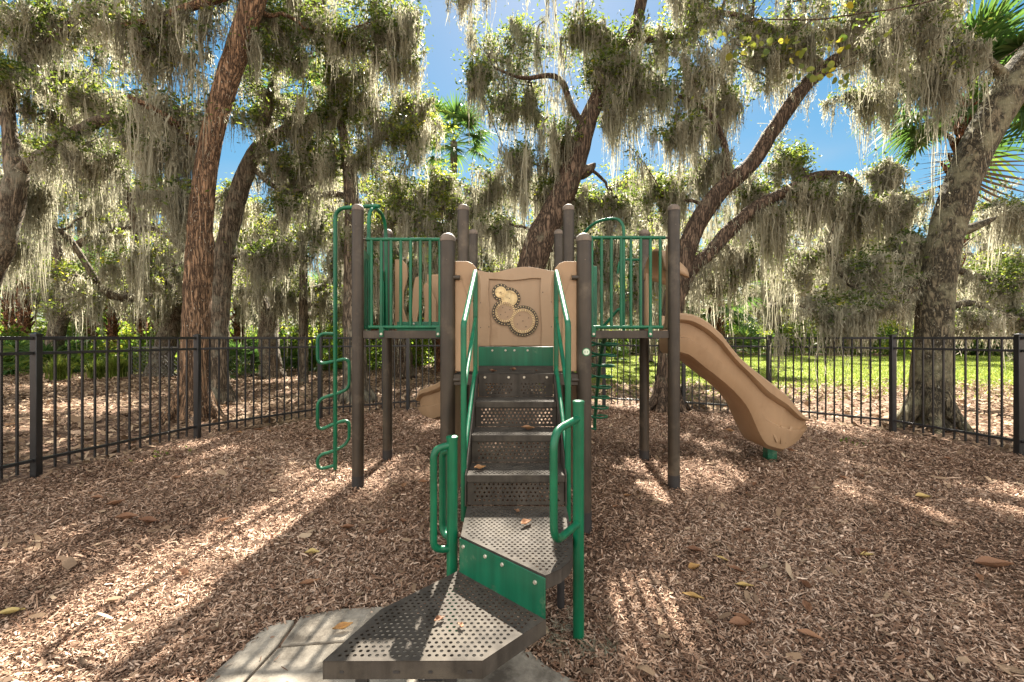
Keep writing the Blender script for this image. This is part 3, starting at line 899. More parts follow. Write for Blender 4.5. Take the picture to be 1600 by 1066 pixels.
b.build("entry_arch", M['green'], CR)
b = MB(); b.tube(fillet([(.92, 4.95, 1.40), (1.02, 4.90, 1.52), (1.08, 4.87, 1.60), (1.12, 4.86, 1.60)], .05), .016, 10)
b.tube(fillet([(1.08, 4.88, 1.98), (1.10, 4.88, 2.13), (1.31, 4.89, 2.13)], .06), .013, 8)
b.build("grip", M['green'], CR)
b = MB(); b.box(.74, .86, 4.87, 4.885, 1.36, 2.06); b.build("filler_panel", M['green_plate'], CR, bevel=.004)

# --- slides
def slide(name, stations, mt, label=None):
    """stations: (centre xy, along xy, half width, lip z, bed z, bottom z); mirrored trough section with ribbed outer walls"""
    def sec(hw, lip, bed, bot):
        h = lip - bot
        near = [(-hw + .10, bot), (-hw + .045, bot + .06 * h), (-hw + .016, bot + .26 * h), (-hw + .006, bot + .41 * h), (-hw + .052, bot + .44 * h), (-hw + .044, bot + .60 * h), (-hw + .038, bot + .77 * h),
                (-hw + .002, bot + .80 * h), (-hw - .022, bot + .845 * h), (-hw - .026, lip - .02), (-hw - .008, lip), (-hw + .04, lip), (-hw + .062, lip - .025), (-hw + .085, bed + .07), (-hw + .15, bed)]
        return near + [(-u, z) for u, z in near[::-1]]
    vs = []; fs = []; n = 0
    for (cx, cy), (dx, dy), hw, lip, bed, bot in stations:
        l = math.hypot(dx, dy); nx_, ny_ = -dy / l, dx / l
        s = sec(hw, lip, bed, bot); n = len(s)
        for u, z in s: vs.append((cx + nx_ * u, cy + ny_ * u, z))
    m = len(stations)
    for i in range(m - 1):
        for k in range(n):
            p = i * n + k; q = i * n + (k + 1) % n
            fs.append((p, q, q + n, p + n))
    fs.append(tuple(range(n))[::-1]); fs.append(tuple(range((m - 1) * n, m * n)))
    b = MB(); b.add(vs, fs)
    return part(b, name, mt, ang=.55)


def slide_path(p0, p1, prof, hw=.285, bend=0.0, skew=False):
    """prof (t, lip, bed, bot) from the deck end to the exit"""
    P = catmull(np.array(prof), 44)
    p0 = Vector(p0); p1 = Vector(p1); d = p1 - p0; nrm = Vector((-d.y, d.x)).normalized()
    S = []
    for t, lip, bed, bot in P:
        puff = .012 * (math.exp(-((t - .30) / .022) ** 2) + math.exp(-((t - .80) / .025) ** 2))
        c_ = p0 + d * t + nrm * (bend * t * t)
        tg = d + nrm * (2 * bend * t)
        S.append(((c_.x, c_.y), (1, 0) if skew else (tg.x, tg.y), hw + puff, lip + puff * .3, bed, bot - puff * .5))
    return S


prof = [(0, 1.525, 1.36, 1.15), (.09, 1.515, 1.355, 1.12), (.2, 1.45, 1.27, 1.0), (.3, 1.33, 1.12, .90), (.42, 1.14, .92, .76), (.52, 1.02, .79, .60), (.60, .94, .68, .37),
        (.66, .88, .60, .22), (.74, .80, .50, .165), (.83, .70, .40, .15), (.91, .575, .345, .20), (.96, .51, .325, .26), (1.0, .475, .315, .34)]
SR = slide("slide", slide_path((1.47, 4.45), (2.99, 4.99), prof, skew=True), M['tan'])
SR["label"] = "tan slide on the right, dropping from the right deck towards the fence"
b = MB(); b.box(2.66, 2.76, 4.86, 4.96, -.06, .19); b.build("slide_foot", M['green_plate'], SR, bevel=.006)
# facet ribs on the near boot of the slide
b = MB()
for (x0, z0), (x1, z1) in (((2.46, .40), (2.54, .26)), ((2.58, .42), (2.58, .24)), ((2.72, .40), (2.64, .24))):
    f0 = (x0 - 1.4) / 1.52; f1 = (x1 - 1.4) / 1.52
    b.bar((x0 + .07, 4.185 + .54 * f0, z0), (x1 + .07, 4.190 + .54 * f1, z1), .012, .03)
b.build("wall_ribs", M['tan'], SR, bevel=.006)
# slide entry with hood on the right deck
b = MB()
b.box(1.335, 1.385, 4.04, 4.12, 1.37, 2.13)
EN = part(b, "slide_entry", M['tan'], bevel=.02, seg=3)
b = MB(); b.box(1.335, 1.385, 4.72, 4.80, 1.37, 1.98); b.build("entry_upright", M['tan'], EN, bevel=.02, seg=3)
hv = []; hf = []
for i, x in enumerate((1.32, 1.38, 1.44, 1.50, 1.545)):
    for k in range(13):
        a_ = math.pi * k / 12; drop = .18 * ((x - 1.32) / .225) ** 1.6
        hv.append((x, 4.42 - .335 * math.cos(a_) * (1 - .12 * i / 4), 1.90 + (.24 - drop * .55) * math.sin(a_) - drop * .35))
for i in range(4):
    for k in range(12): hf.append((i * 13 + k, i * 13 + k + 1, (i + 1) * 13 + k + 1, (i + 1) * 13 + k))
me = bpy.data.meshes.new("slide_hood"); me.from_pydata(hv, [], hf); me.polygons.foreach_set("use_smooth", [True] * len(hf))
ho = link("slide_hood", me, M['tan'], EN); s = ho.modifiers.new("thickness", 'SOLIDIFY'); s.thickness = .025; s.offset = 0
b = MB(); b.prism([(4.13, 1.372), (4.25, 1.372), (4.16, 1.44), (4.13, 1.53)], lambda p, q, d: (d, p, q), 1.34, 1.38); b.build("entry_gusset", M['tan'], EN, bevel=.006)

# rear slide on the left deck, running straight back
prof2 = [(0, 1.55, 1.36, 1.20), (.1, 1.53, 1.35, 1.16), (.25, 1.33, 1.13, .92), (.45, 1.02, .80, .60), (.62, .78, .52, .33), (.8, .66, .36, .2), (.92, .60, .32, .19), (.97, .55, .32, .2), (1.0, .46, .32, .23)]
SL = slide("slide", slide_path((-.06, 4.95), (-.92, 6.75), prof2, .275, .28), M['tan'])
SL["label"] = "tan slide behind the stairs, its exit showing under the left deck"
b = MB(); b.box(-.92, -.82, 6.45, 6.55, -.06, .25); b.build("slide_foot", M['boot'], SL)
b = MB()
fl = [(-1.30, 1.375), (-1.30, 2.14), (-1.22, 2.14), (-1.17, 2.08), (-1.16, 1.95), (-1.20, 1.80), (-1.21, 1.62), (-1.16, 1.46), (-1.14, 1.375)]
b.prism(fl, lambda p, q, d: (p, d, q), 4.93, 4.965)
EL = part(b, "rear_panel", M['tan'], bevel=.01, seg=3)
b = MB(); b.prism([(-1.10, 1.375), (-1.12, 1.6), (-1.10, 1.86), (-1.08, 1.95), (-1.03, 1.96), (-1.01, 1.9), (-1.02, 1.7), (-1.06, 1.5), (-1.045, 1.375)], lambda p, q, d: (p, d, q), 4.935, 4.965)
b.build("entry_panel", M['tan'], EL, bevel=.008)
b = MB(); b.prism([(-1.0, 1.375), (-.98, 1.62), (-1.0, 1.86), (-.96, 1.90), (-.92, 1.83), (-.86, 1.70), (-.855, 1.5), (-.85, 1.375)], lambda p, q, d: (p, d, q), 4.95, 4.98)
b.build("entry_panel", M['tan'], EL, bevel=.008)
b = MB(); b.prism([(-.93, 1.375), (-.965, 1.50), (-.97, 1.70), (-.97, 1.99), (-.60, 2.0), (-.50, 2.0), (-.50, 1.375)], lambda p, q, d: (p, d, q), 5.02, 5.045)
b.build("entry_back", M['tan'], EL, bevel=.01)
b = MB(); b.box(-1.26, -.51, 4.872, 4.880, 1.375, 1.47)
kp = part(b, "kick_plate", M['green_plate'], bevel=.002)
bolts(kp, [(x, 4.872, 1.45) for x in (-1.08, -.90, -.72)], r=.011)

# ------------------------------------------------------------------ boundary fence
FE = empty("metal_fence", (0, 8.55, 0))
tag(FE, "black metal picket fence curving round the mulched playground", "fence")
fpts = [(-4.75, 2.55), (-4.45, 4.27), (-4.07, 5.88), (-3.13, 7.36), (-1.92, 8.2), (-.15, 8.7), (1.65, 8.62), (2.95, 8.1), (4.08, 7.42), (5.16, 6.30), (5.52, 5.05), (5.75, 3.3)]
for x, y in fpts:
    b = MB(); b.box(x - .031, x + .031, y - .031, y + .031, -.05, 1.325)
    o = b.build("fence_post", M['fence'], FE, bevel=.004)
    b = MB(); b.box(x - .036, x + .036, y - .036, y + .036, 1.3255, 1.338); b.add([(x - .03, y - .03, 1.3385), (x + .03, y - .03, 1.3385), (x + .03, y + .03, 1.3385), (x - .03, y + .03, 1.3385), (x, y, 1.352)], [(0, 1, 4), (1, 2, 4), (2, 3, 4), (3, 0, 4), (3, 2, 1, 0)])
    b.build("post_cap", M['fence'], o, smooth=False)
for (x0, y0), (x1, y1) in zip(fpts[:-1], fpts[1:]):
    d = Vector((x1 - x0, y1 - y0, 0)); Ln = d.length; d.normalize(); A = Vector((x0, y0, 0)) + d * .0315; B = Vector((x1, y1, 0)) - d * .0315
    n = max(3, round(Ln / .115)); b = MB()
    for k in range(1, n):
        p = A.lerp(B, k / n)
        if k == 0 or k == n: continue
        b.bar(p + Vector((0, 0, .065)), p + Vector((0, 0, 1.285)), .0165, .0165)
    pn = b.build("fence_panel", M['fence'], FE, smooth=False)
    for z, h in ((1.297, .032), (1.158, .028), (.168, .028)):
        b = MB(); b.bar(A + Vector((0, 0, z)), B + Vector((0, 0, z)), .03, h); b.build("rail", M['fence'], pn, bevel=.003)


# ------------------------------------------------------------------ vegetation builders
class Veg:
    """collects limbs, leaves and hanging moss of one tree"""
    def __init__(self, seed):
        self.r = np.random.default_rng(seed)
        self.tv = []; self.tf = []; self.n = 0
        self.lc = []; self.ls = []          # leaf centres, sizes
        self.ma = []                        # moss anchors (x,y,z,len,spread,n)
        self.limbs = []; self.sc = []

    def tube(self, P, R, n=8, rough=0.0):
        P = np.asarray(P, float); R = np.asarray(R, float)
        T = np.gradient(P, axis=0); T /= np.linalg.norm(T, axis=1)[:, None] + 1e-9
        u = np.cross(T[0], [0, 0, 1.]);
        if np.linalg.norm(u) < .2: u = np.cross(T[0], [0, 1., 0])
        U = []
        for t in T:
            u = u - t * (u @ t); u = u / (np.linalg.norm(u) + 1e-9); U.append(u)
        U = np.array(U); W_ = np.cross(T, U)
        a = np.linspace(0, 2 * np.pi, n, endpoint=False)
        rad = R[:, None] * np.ones(n)
        if rough > 0:
            ph = self.r.uniform(0, 6.3, 6)
            s = np.r_[0, np.cumsum(np.linalg.norm(np.diff(P, axis=0), axis=1))][:, None]
            rad = rad * (1 + rough * (.5 * np.sin(3 * a + ph[0] + 1.3 * s) + .35 * np.sin(5 * a + ph[1] - 2.1 * s) + .45 * np.sin(2 * a + ph[2] + 3.7 * s + np.sin(2 * s))
                              + .5 * self.r.normal(0, .6, rad.shape)))
        V = P[:, None] + U[:, None] * (np.cos(a) * rad)[..., None] + W_[:, None] * (np.sin(a) * rad)[..., None]
        m = len(P)
        i = np.arange(m - 1)[:, None] * n; k = np.arange(n)[None]; k2 = (k + 1) % n
        Fq = np.stack([i + k, i + k2, i + k2 + n, i + k + n], -1).reshape(-1, 4) + self.n
        self.tv.append(V.reshape(-1, 3)); self.tf.append(Fq); self.n += m * n

    def limb(self, pts, res=26, n=12, rough=.06, wob=.03, moss=0.0, mlen=.7):
        """pts (x,y,z,r): a thick limb; moss = anchors per metre"""
        P = catmull(np.array(pts, float), res)
        P[1:, :3] += self.r.normal(0, 1, (res - 1, 3)) * (P[1:, 3:4] * wob)
        self.tube(P[:, :3], np.maximum(P[:, 3], .004), n, rough)
        self.limbs.append(P)
        if moss > 0:
            Ln = np.linalg.norm(np.diff(P[:, :3], axis=0), axis=1).sum()
            for _ in range(int(moss * Ln)):
                q = P[self.r.integers(2, res)]
                self.moss_at(q[:3] + self.r.normal(0, .3, 3) * q[3] - [0, 0, q[3] * .5], self.r.lognormal(math.log(mlen), .45), max(.07, q[3] * .8), self.r.integers(8, 18))
        return P

    def moss_at(self, p, ln, spread, n): self.ma.append((p[0], p[1], p[2], ln, spread, n))

    def curve(self, a, b, sag, wob, n):
        t = np.linspace(0, 1, n)[:, None]
        m = (a + b) / 2 + self.r.normal(0, wob, 3) * np.linalg.norm(b - a); m[2] += sag
        return a * (1 - t) ** 2 + m * 2 * t * (1 - t) + b * t ** 2

    def spray(self, c, rad, leaves=1.0, moss=1.0, mlen=.7, frm=None, twigs=9, flat=.6, lsize=.08, cl=11):
        c = np.asarray(c, float); self.sc.append(c)
        if frm is None:
            best = None
            for P in self.limbs:
                k0 = len(P) // 4
                d = np.linalg.norm(P[k0:, :3] - c, axis=1) + np.maximum(0, P[k0:, 2] - c[2] + .2) * .4
                j = d.argmin()
                if best is None or d[j] < best[0]: best = (d[j], P[k0 + j])
            frm = best[1]
        a = frm[:3]; d = np.linalg.norm(c - a)
        r0 = min(frm[3] * .6, .016 + .012 * d + .012 * rad)
        P = self.curve(a, c, .12 * d, .14, 12)
        P[1:-1] += self.r.normal(0, .02, (10, 3)) * d
        R = np.linspace(r0, .012, 12)
        self.tube(P, R, 6)
        self.limbs.append(np.c_[P, R]) if d > 1.2 else None
        for _ in range(int(moss * d * 2.2)):
            q = P[self.r.integers(3, 12)]; self.moss_at(q, self.r.lognormal(math.log(mlen), .45), .1, self.r.integers(7, 15))
        an = np.array([self.r.uniform(.75, 1.45), self.r.uniform(.75, 1.45), flat * self.r.uniform(.6, 1.25)])
        for _ in range(int(twigs * 1.35)):
            s = P[self.r.integers(4, 12)]
            v = self.r.normal(0, 1, 3); v /= np.linalg.norm(v); v *= rad * self.r.uniform(.35, 1.5) * an
            e = s * .45 + c * .55 + v
            Q = self.curve(s, e, self.r.uniform(-.05, .2) * rad, .15, 8)
            self.tube(Q, np.linspace(.011, .003, 8), 4)
            for _ in range(int(6.5 * leaves + self.r.random())):
                t = self.r.integers(2, 8); q = Q[t] + self.r.normal(0, .06, 3) * (1 + rad * .6)
                nl = self.r.poisson(cl)
                self.lc.append(q + self.r.normal(0, 1, (nl, 3)) * self.r.uniform(.05, .13) * [1, 1, .75] * (lsize / .07) ** .5)
                self.ls.append(np.full(nl, lsize))
            if self.r.random() < .36 * moss:                      # a curtain along the twig
                l0 = self.r.lognormal(math.log(mlen * 1.0), .35); ph = self.r.uniform(0, 6.3)
                for tt in np.linspace(.15, 1, self.r.integers(6, 12)):
                    q = Q[min(7, int(tt * 7))] * (1 - (tt * 7 % 1)) + Q[min(7, int(tt * 7) + 1)] * (tt * 7 % 1)
                    self.moss_at(q, l0 * (.75 + .3 * math.sin(ph + 5 * tt)) * self.r.uniform(.7, 1.2), self.r.uniform(.015, .045), self.r.integers(3, 8))
            for _ in range(self.r.poisson(.75 * moss)):
                q = Q[self.r.integers(2, 8)]
                self.moss_at(q, self.r.lognormal(math.log(mlen * .8), .55), self.r.uniform(.035, .12), self.r.integers(8, 22))

    def web(self, prob=.8, dmax=2.0, leaves=1.0, moss=1.0, mlen=.7, lsize=.08):
        """thin mossy branchlets running on from one spray into the next"""
        Cn = np.array(self.sc)
        for i in range(len(Cn)):
            d = np.linalg.norm(Cn - Cn[i], axis=1); d[i] = 9
            for j in np.argsort(d)[:2]:
                if d[j] > dmax or self.r.random() > prob: continue
                a = Cn[i] + self.r.normal(0, .15, 3); b = Cn[j] + self.r.normal(0, .25, 3)
                Q = self.curve(a, b + (b - a) * .15, self.r.uniform(-.15, .15), .16, 14)
                self.tube(Q, np.linspace(.016, .004, 14), 5)
                for k in range(2, 14):
                    for _ in range(self.r.poisson(1.3 * leaves)):
                        q = Q[k] + self.r.normal(0, .10, 3); nl = self.r.poisson(8)
                        self.lc.append(q + self.r.normal(0, 1, (nl, 3)) * self.r.uniform(.06, .15)); self.ls.append(np.full(nl, lsize))
                    if self.r.random() < .75 * moss: self.moss_at(Q[k], self.r.lognormal(math.log(mlen), .5), self.r.uniform(.03, .1), self.r.integers(6, 14))

    # ---- meshes
    def wood(self, name): return mesh_np(name, np.concatenate(self.tv), np.concatenate(self.tf), smooth=True)

    def leaves(self, name, warm=.0):
        if not self.lc: return None
        c = np.concatenate(self.lc); s = np.concatenate(self.ls)
        cid = np.repeat(self.r.normal(0, .16, len(self.lc)), [len(x) for x in self.lc])
        return leaf_mesh(name, c, s, self.r, .36 + warm + cid + self.r.normal(0, .17, len(c)))

    def moss(self, name, wid=1.0):
        if not self.ma: return None
        return moss_mesh(name, np.array(self.ma), self.r, wid)


def leaf_mesh(name, c, s, r, tint, aspect=.42, droop=.35, curl=True):
    """small pointed leaves: two triangles folded along the midrib"""
    N = len(c)
    u = r.normal(0, 1, (N, 3)); u[:, 2] = u[:, 2] * .6 - droop; u /= np.linalg.norm(u, axis=1)[:, None]
    w = r.normal(0, 1, (N, 3)); w -= u * (w * u).sum(1)[:, None]; w /= np.linalg.norm(w, axis=1)[:, None]
    nn = np.cross(u, w)
    Ls = (s * r.uniform(.65, 1.35, N))[:, None]; Ws = Ls * aspect
    V = np.stack([c - u * Ls / 2, c + w * Ws / 2 + nn * Ws * .18 - u * Ls * .05, c + u * Ls / 2, c - w * Ws / 2 + nn * Ws * .18 - u * Ls * .05], 1).reshape(-1, 3)
    Fq = np.arange(N * 4).reshape(-1, 4)
    return mesh_np(name, V, Fq, np.repeat(np.clip(tint, 0, 1), 4))


def moss_mesh(name, A, r, wid=1.0):
    """Spanish moss: many thin wandering strands per anchor, with fuzzy side tufts"""
    cnt = (A[:, 5] * 1.45).astype(int); I = np.repeat(np.arange(len(A)), cnt); N = len(I)
    tone = np.repeat(r.normal(.5, .2, len(A)), cnt) + r.normal(0, .09, N)
    p = A[I, :3] + r.normal(0, 1, (N, 3)) * A[I, 4:5] * [1, 1, .35]
    off = np.linalg.norm((p - A[I, :3])[:, :2], axis=1) / (A[I, 4] + 1e-6)
    ln = A[I, 3] * np.exp(-.45 * off ** 2 * .6) * r.uniform(.35, 1.1, N)
    K = 6
    t = np.linspace(0, 1, K)
    wv = np.cumsum(r.normal(0, 1, (N, K, 2)) * .022 * np.sqrt(np.maximum(ln, .05))[:, None, None], 1)
    pull = (A[I, :2] - p[:, :2])[:, None, :] * (t ** 1.5 * .78)[None, :, None]
    c = np.zeros((N, K, 3)); c[..., :2] = p[:, None, :2] + wv + pull; c[..., 2] = p[:, None, 2] - ln[:, None] * t
    th = r.uniform(0, np.pi, N); d = np.stack([np.cos(th), np.sin(th), 0 * th], -1)[:, None, :]
    prof = np.array([.6, 1.0, 1.0, .75, .45, .05])
    w = (r.uniform(.003, .010, N) * wid)[:, None] * prof * r.uniform(.6, 1.4, (N, K))
    V = np.stack([c - d * w[..., None], c + d * w[..., None]], 2).reshape(N, K * 2, 3)
    i = np.arange(K - 1) * 2
    f = np.stack([i, i + 1, i + 3, i + 2], -1)[None] + (np.arange(N) * K * 2)[:, None, None]
    T1 = np.repeat(tone, K * 2)
    # tufts along the strands
    B = 6
    tj = r.uniform(.05, .97, (N, B)); k = np.minimum((tj * (K - 1)).astype(int), K - 2); fr = tj * (K - 1) - k
    ar = np.arange(N)[:, None]
    q = c[ar, k] * (1 - fr[..., None]) + c[ar, k + 1] * fr[..., None]
    q = (q + r.normal(0, .016, (N, B, 3)) * wid).reshape(-1, 3)
    u = r.normal(0, .55, (N * B, 3)); u[:, 2] -= 1.0; u /= np.linalg.norm(u, axis=1)[:, None]
    x = r.normal(0, 1, (N * B, 3)); x -= u * (x * u).sum(1)[:, None]; x /= np.linalg.norm(x, axis=1)[:, None]
    l2 = (r.uniform(.03, .085, N * B) * wid)[:, None]; w2 = (r.uniform(.003, .008, N * B) * wid)[:, None]
    V2 = np.stack([q, q + u * l2 * .5 + x * w2, q + u * l2, q + u * l2 * .5 - x * w2], 1).reshape(-1, 3)
    f2 = np.arange(N * B * 4).reshape(-1, 4) + N * K * 2
    T2 = np.repeat(np.repeat(tone, B) + r.normal(0, .1, N * B), 4)
    return mesh_np(name, np.concatenate([V.reshape(-1, 3), V2]), np.concatenate([f.reshape(-1, 4), f2]), np.clip(np.r_[T1, T2], 0, 1))


def finish_tree(v, name, label, cat, bk, loc, group=None, warm=0.0, mw=1.0, local=False):
    root = empty(name, loc, local)
    tag(root, label, cat, group)
    link("trunk", v.wood("trunk"), M[bk], root)
    m = v.leaves("crown", warm)
    if m: link("crown", m, M['oak_leaf'], root)
    m = v.moss("hanging_moss", mw)
    if m: link("hanging_moss", m, M['moss'], root)
    return root


def PX(lst, Z):
    """pixel polyline [(px,py,radius m[,Z])] -> points"""
    out = []
    for q in lst:
        z = q[3] if len(q) > 3 else Z
        p = at(q[0], q[1], z); out.append((p.x, p.y, p.z, q[2] * math.cos(math.atan((q[0] - PXC) / F))))  # width seen off the lens axis
    return out


def sprays(v, lst, Z, **kw):
    for q in lst:
        k = dict(kw)
        if q[1] < -50: k.update(leaves=.55, moss=k.get('moss', 1) * .45, twigs=7)
        if len(q) > 4: k.update(q[4])
        z = q[3] if len(q) > 3 and q[3] else Z
        v.spray(at(q[0], q[1], z), q[2], **k)


def flare(v, base, r, n=6, h=.35):
    """root buttresses"""
    for k in range(n):
        a = 2 * math.pi * (k + v.r.uniform(-.25, .25)) / n; o = np.array([math.cos(a), math.sin(a), 0])
        l = r * v.r.uniform(.45, .85); b = np.array([base[0], base[1], 0.])
        v.tube(np.array([b + o * r * .45 + [0, 0, h * 1.5], b + o * r * .8 + [0, 0, h * .6], b + o * (r + l * .3) + [0, 0, .07], b + o * (r + l) + [0, 0, -.06]]),
               np.array([r * .3, r * .32, r * .22, r * .08]), 8, .08)


# ------------------------------------------------------------------ the near oaks
# T1: the big red-brown leaning oak on the left
v = Veg(101); Z = 7.36
b0 = gnd(300, 655)
v.limb(PX([(299, 668, .396), (300, 640, .324), (303, 600, .270), (307, 500, .239), (311, 400, .234), (315, 320, .203), (331, 215, .194), (362, 105, .198), (397, 0, .194), (428, -100, .180), (452, -210, .153), (450, -340, .108), (470, -460, .072)], Z), 60, 26, .035, .015)
v.limb(PX([(424, -90, .17), (360, -170, .15, 7.0), (250, -240, .12, 6.6), (120, -260, .09, 6.2), (0, -230, .05, 6)], Z), 24, 10, moss=3, mlen=.9)
v.limb(PX([(432, -110, .15), (500, -180, .13, 7.8), (580, -200, .1, 8.2), (670, -190, .06, 8.6)], Z), 22, 10, moss=3, mlen=.9)
v.limb(PX([(450, -220, .14), (380, -340, .1, 8.3), (250, -420, .06, 8.8)], Z), 18, 8)
v.limb(PX([(308, 230, .09), (285, 205, .085), (262, 185, .075, 7.1), (230, 165, .06, 6.9), (200, 150, .04, 6.8)], Z), 18, 8, moss=7, mlen=.9)
v.limb(PX([(392, -20, .09), (300, 10, .08, 7.0), (240, 30, .06, 6.9), (190, 40, .04, 6.8)], Z), 18, 8, moss=7, mlen=.9)
flare(v, b0, .31)
sprays(v, [(255, 95, .8, 0, dict(moss=1.6, mlen=1.0)), (285, 170, .45, 0, dict(moss=2.4, mlen=1.1)), (215, 40, .8), (270, 30, .8, 0, dict(moss=1.6)), (160, 15, .9), (310, -20, .9, 0, dict(moss=1.5, mlen=1.0)),
           (420, 40, .6, 8.2), (450, 100, .5, 8.4, dict(mlen=.8)), (480, 30, .8, 8.3), (540, 70, .7, 8.3, dict(leaves=1.4, moss=.6)), (585, 20, .7, 8.6), (630, 110, .4, 8.8, dict(mlen=.8)), (645, 30, .4, 8.8, dict(mlen=.8)), (620, 60, .45, 8.6, dict(mlen=.8)), (240, 235, .4, 0, dict(moss=2.2, mlen=1.1)),
           (120, -60, 1.2), (230, -120, 1.3), (400, -140, 1.3), (560, -100, 1.0, 8.4), (320, -260, 1.6, 8), (450, -360, 1.6, 8), (150, -300, 1.4, 6.5), (20, -160, 1.2, 6.2), (300, -480, 1.8, 9), (560, -300, 1.5, 8.5),
           (265, 300, .35, 7.3, dict(leaves=.5, moss=2.5, mlen=1.0))], Z, moss=1.1, mlen=.75)
v.web(prob=.5, leaves=.5)
finish_tree(v, "live_oak", "big leaning live oak with reddish brown bark just behind the left fence", "tree", 'bark_red', (b0.x, b0.y, 0))

# T2: greyer trunk close behind it, bending right
v = Veg(102); Z = 9.2
b0 = gnd(338, 629)
v.limb(PX([(337, 640, .33), (338, 600, .27), (340, 540, .235), (343, 470, .225), (352, 390, .215), (368, 320, .2), (388, 262, .19), (410, 228, .17), (440, 210, .14), (480, 188, .11), (530, 178, .06, 9.6)], Z), 44, 16, .05, .03)
v.limb(PX([(408, 230, .12), (420, 160, .1), (440, 70, .09), (450, -40, .08), (440, -160, .06)], Z), 22, 9, moss=4)
v.limb(PX([(392, 258, .09), (420, 285, .06), (450, 300, .05), (490, 290, .03)], Z), 16, 7, moss=8, mlen=.8)
flare(v, b0, .3)
sprays(v, [(470, 190, .6, 0, dict(leaves=1.5)), (440, 245, .5, 0, dict(moss=2.2)), (425, 150, .6), (500, 235, .5), (455, 330, .5), (420, 400, .45, 0, dict(moss=2.4)), (395, 180, .5, 9.8, dict(moss=1.6)),
           (440, 30, .7), (395, 40, .7, 9.8), (430, -80, 1.0), (450, -220, 1.3), (520, 160, .5), (380, 110, .5, 9.8), (470, 400, .6, 9.6, dict(leaves=1.3, moss=1.6)), (500, 350, .5, 9.8)], Z, mlen=.7)
v.web(prob=.5, leaves=.5)
finish_tree(v, "live_oak", "grey-barked live oak close behind the reddish leaning oak, bending right", "tree", 'bark_grey', (b0.x, b0.y, 0))

# T3: slim leafy oak just behind the left deck
v = Veg(103); Z = 9.4
b0 = gnd(556, 627)
v.limb(PX([(557, 640, .36), (556, 600, .27), (554, 540, .23), (553, 470, .21), (552, 400, .19), (550, 315, .16), (539, 225, .115), (525, 160, .09), (508, 62, .075), (500, -30, .06), (505, -120, .04)], Z), 46, 16, .05, .03)
v.limb(PX([(549, 310, .08), (525, 303, .07), (498, 305, .06), (466, 300, .05), (440, 284, .035), (424, 272, .02)], Z), 20, 8, moss=6, mlen=.6)
v.limb(PX([(545, 270, .07), (580, 230, .06), (620, 200, .05), (660, 190, .03)], Z), 18, 7, moss=3)
v.limb(PX([(552, 380, .07), (600, 350, .06), (650, 345, .05), (700, 352, .03, 9.8)], Z), 18, 7, moss=8, mlen=.8)
flare(v, b0, .3)
sprays(v, [(560, 165, .6), (600, 190, .7, 0, dict(leaves=1.3)), (640, 230, .7, 0, dict(leaves=1.5, moss=.6)), (690, 280, .6, 9.8, dict(leaves=1.4, moss=.6)), (570, 250, .6), (620, 290, .7, 0, dict(leaves=1.2)), (600, 350, .6), (660, 350, .6, 0, dict(moss=2.2, mlen=.9)),
           (700, 390, .5, 9.8, dict(moss=1.6)), (520, 120, .5), (520, 60, .6), (490, -10, .7), (580, 110, .6, 0, dict(leaves=1.3)), (640, 150, .45), (660, 200, .45, 9.8), (660, 310, .6, 10), (500, 250, .4), (470, 270, .4), (600, 410, .6, 9.8, dict(moss=2.2)), (640, 430, .5, 9.9, dict(moss=2)), (540, 380, .5, 9.9, dict(moss=2)), (720, 330, .5, 10.2)], Z, mlen=.65, moss=1.0)
v.web(leaves=.6)
finish_tree(v, "live_oak", "slim live oak with a leafy crown right behind the left raised deck", "tree", 'bark_grey', (b0.x, b0.y, 0), warm=.12)

# T4: thick leaning oak behind the gear panel
v = Veg(104); Z = 9.0
b0 = gnd(800, 633)
v.limb(PX([(798, 645, .370), (803, 600, .317), (812, 520, .299), (826, 430, .286), (848, 365, .273), (874, 315, .242), (893, 270, .233), (907, 225, .207), (922, 180, .172), (943, 135, .150), (966, 90, .136), (990, 50, .123), (1012, -40, .106), (1050, -150, .079), (1060, -260, .053)], Z), 58, 20, .05, .03)
v.limb(PX([(898, 272, .15), (915, 268, .13), (926, 260, .07), (930, 255, .02)], Z), 10, 9)
v.limb(PX([(908, 195, .08), (890, 160, .07), (880, 130, .06), (860, 118, .05), (815, 122, .035), (770, 105, .02)], Z), 22, 8, moss=5)
v.limb(PX([(1000, -20, .06), (920, -70, .05, 8.5), (820, -80, .045, 7.8), (745, -75, .03, 7)], Z), 24, 8, moss=3)
v.limb(PX([(980, 60, .08), (1030, 60, .07), (1080, 40, .06), (1130, 20, .04)], Z), 18, 8, moss=7)
v.limb(PX([(1030, -100, .08), (930, -180, .07, 8.2), (820, -220, .05, 7.5)], Z), 18, 8, moss=3)
v.limb(PX([(1040, -120, .08), (1120, -200, .07, 8.4), (1220, -240, .05, 8)], Z), 18, 8, moss=3)
flare(v, b0, .36)
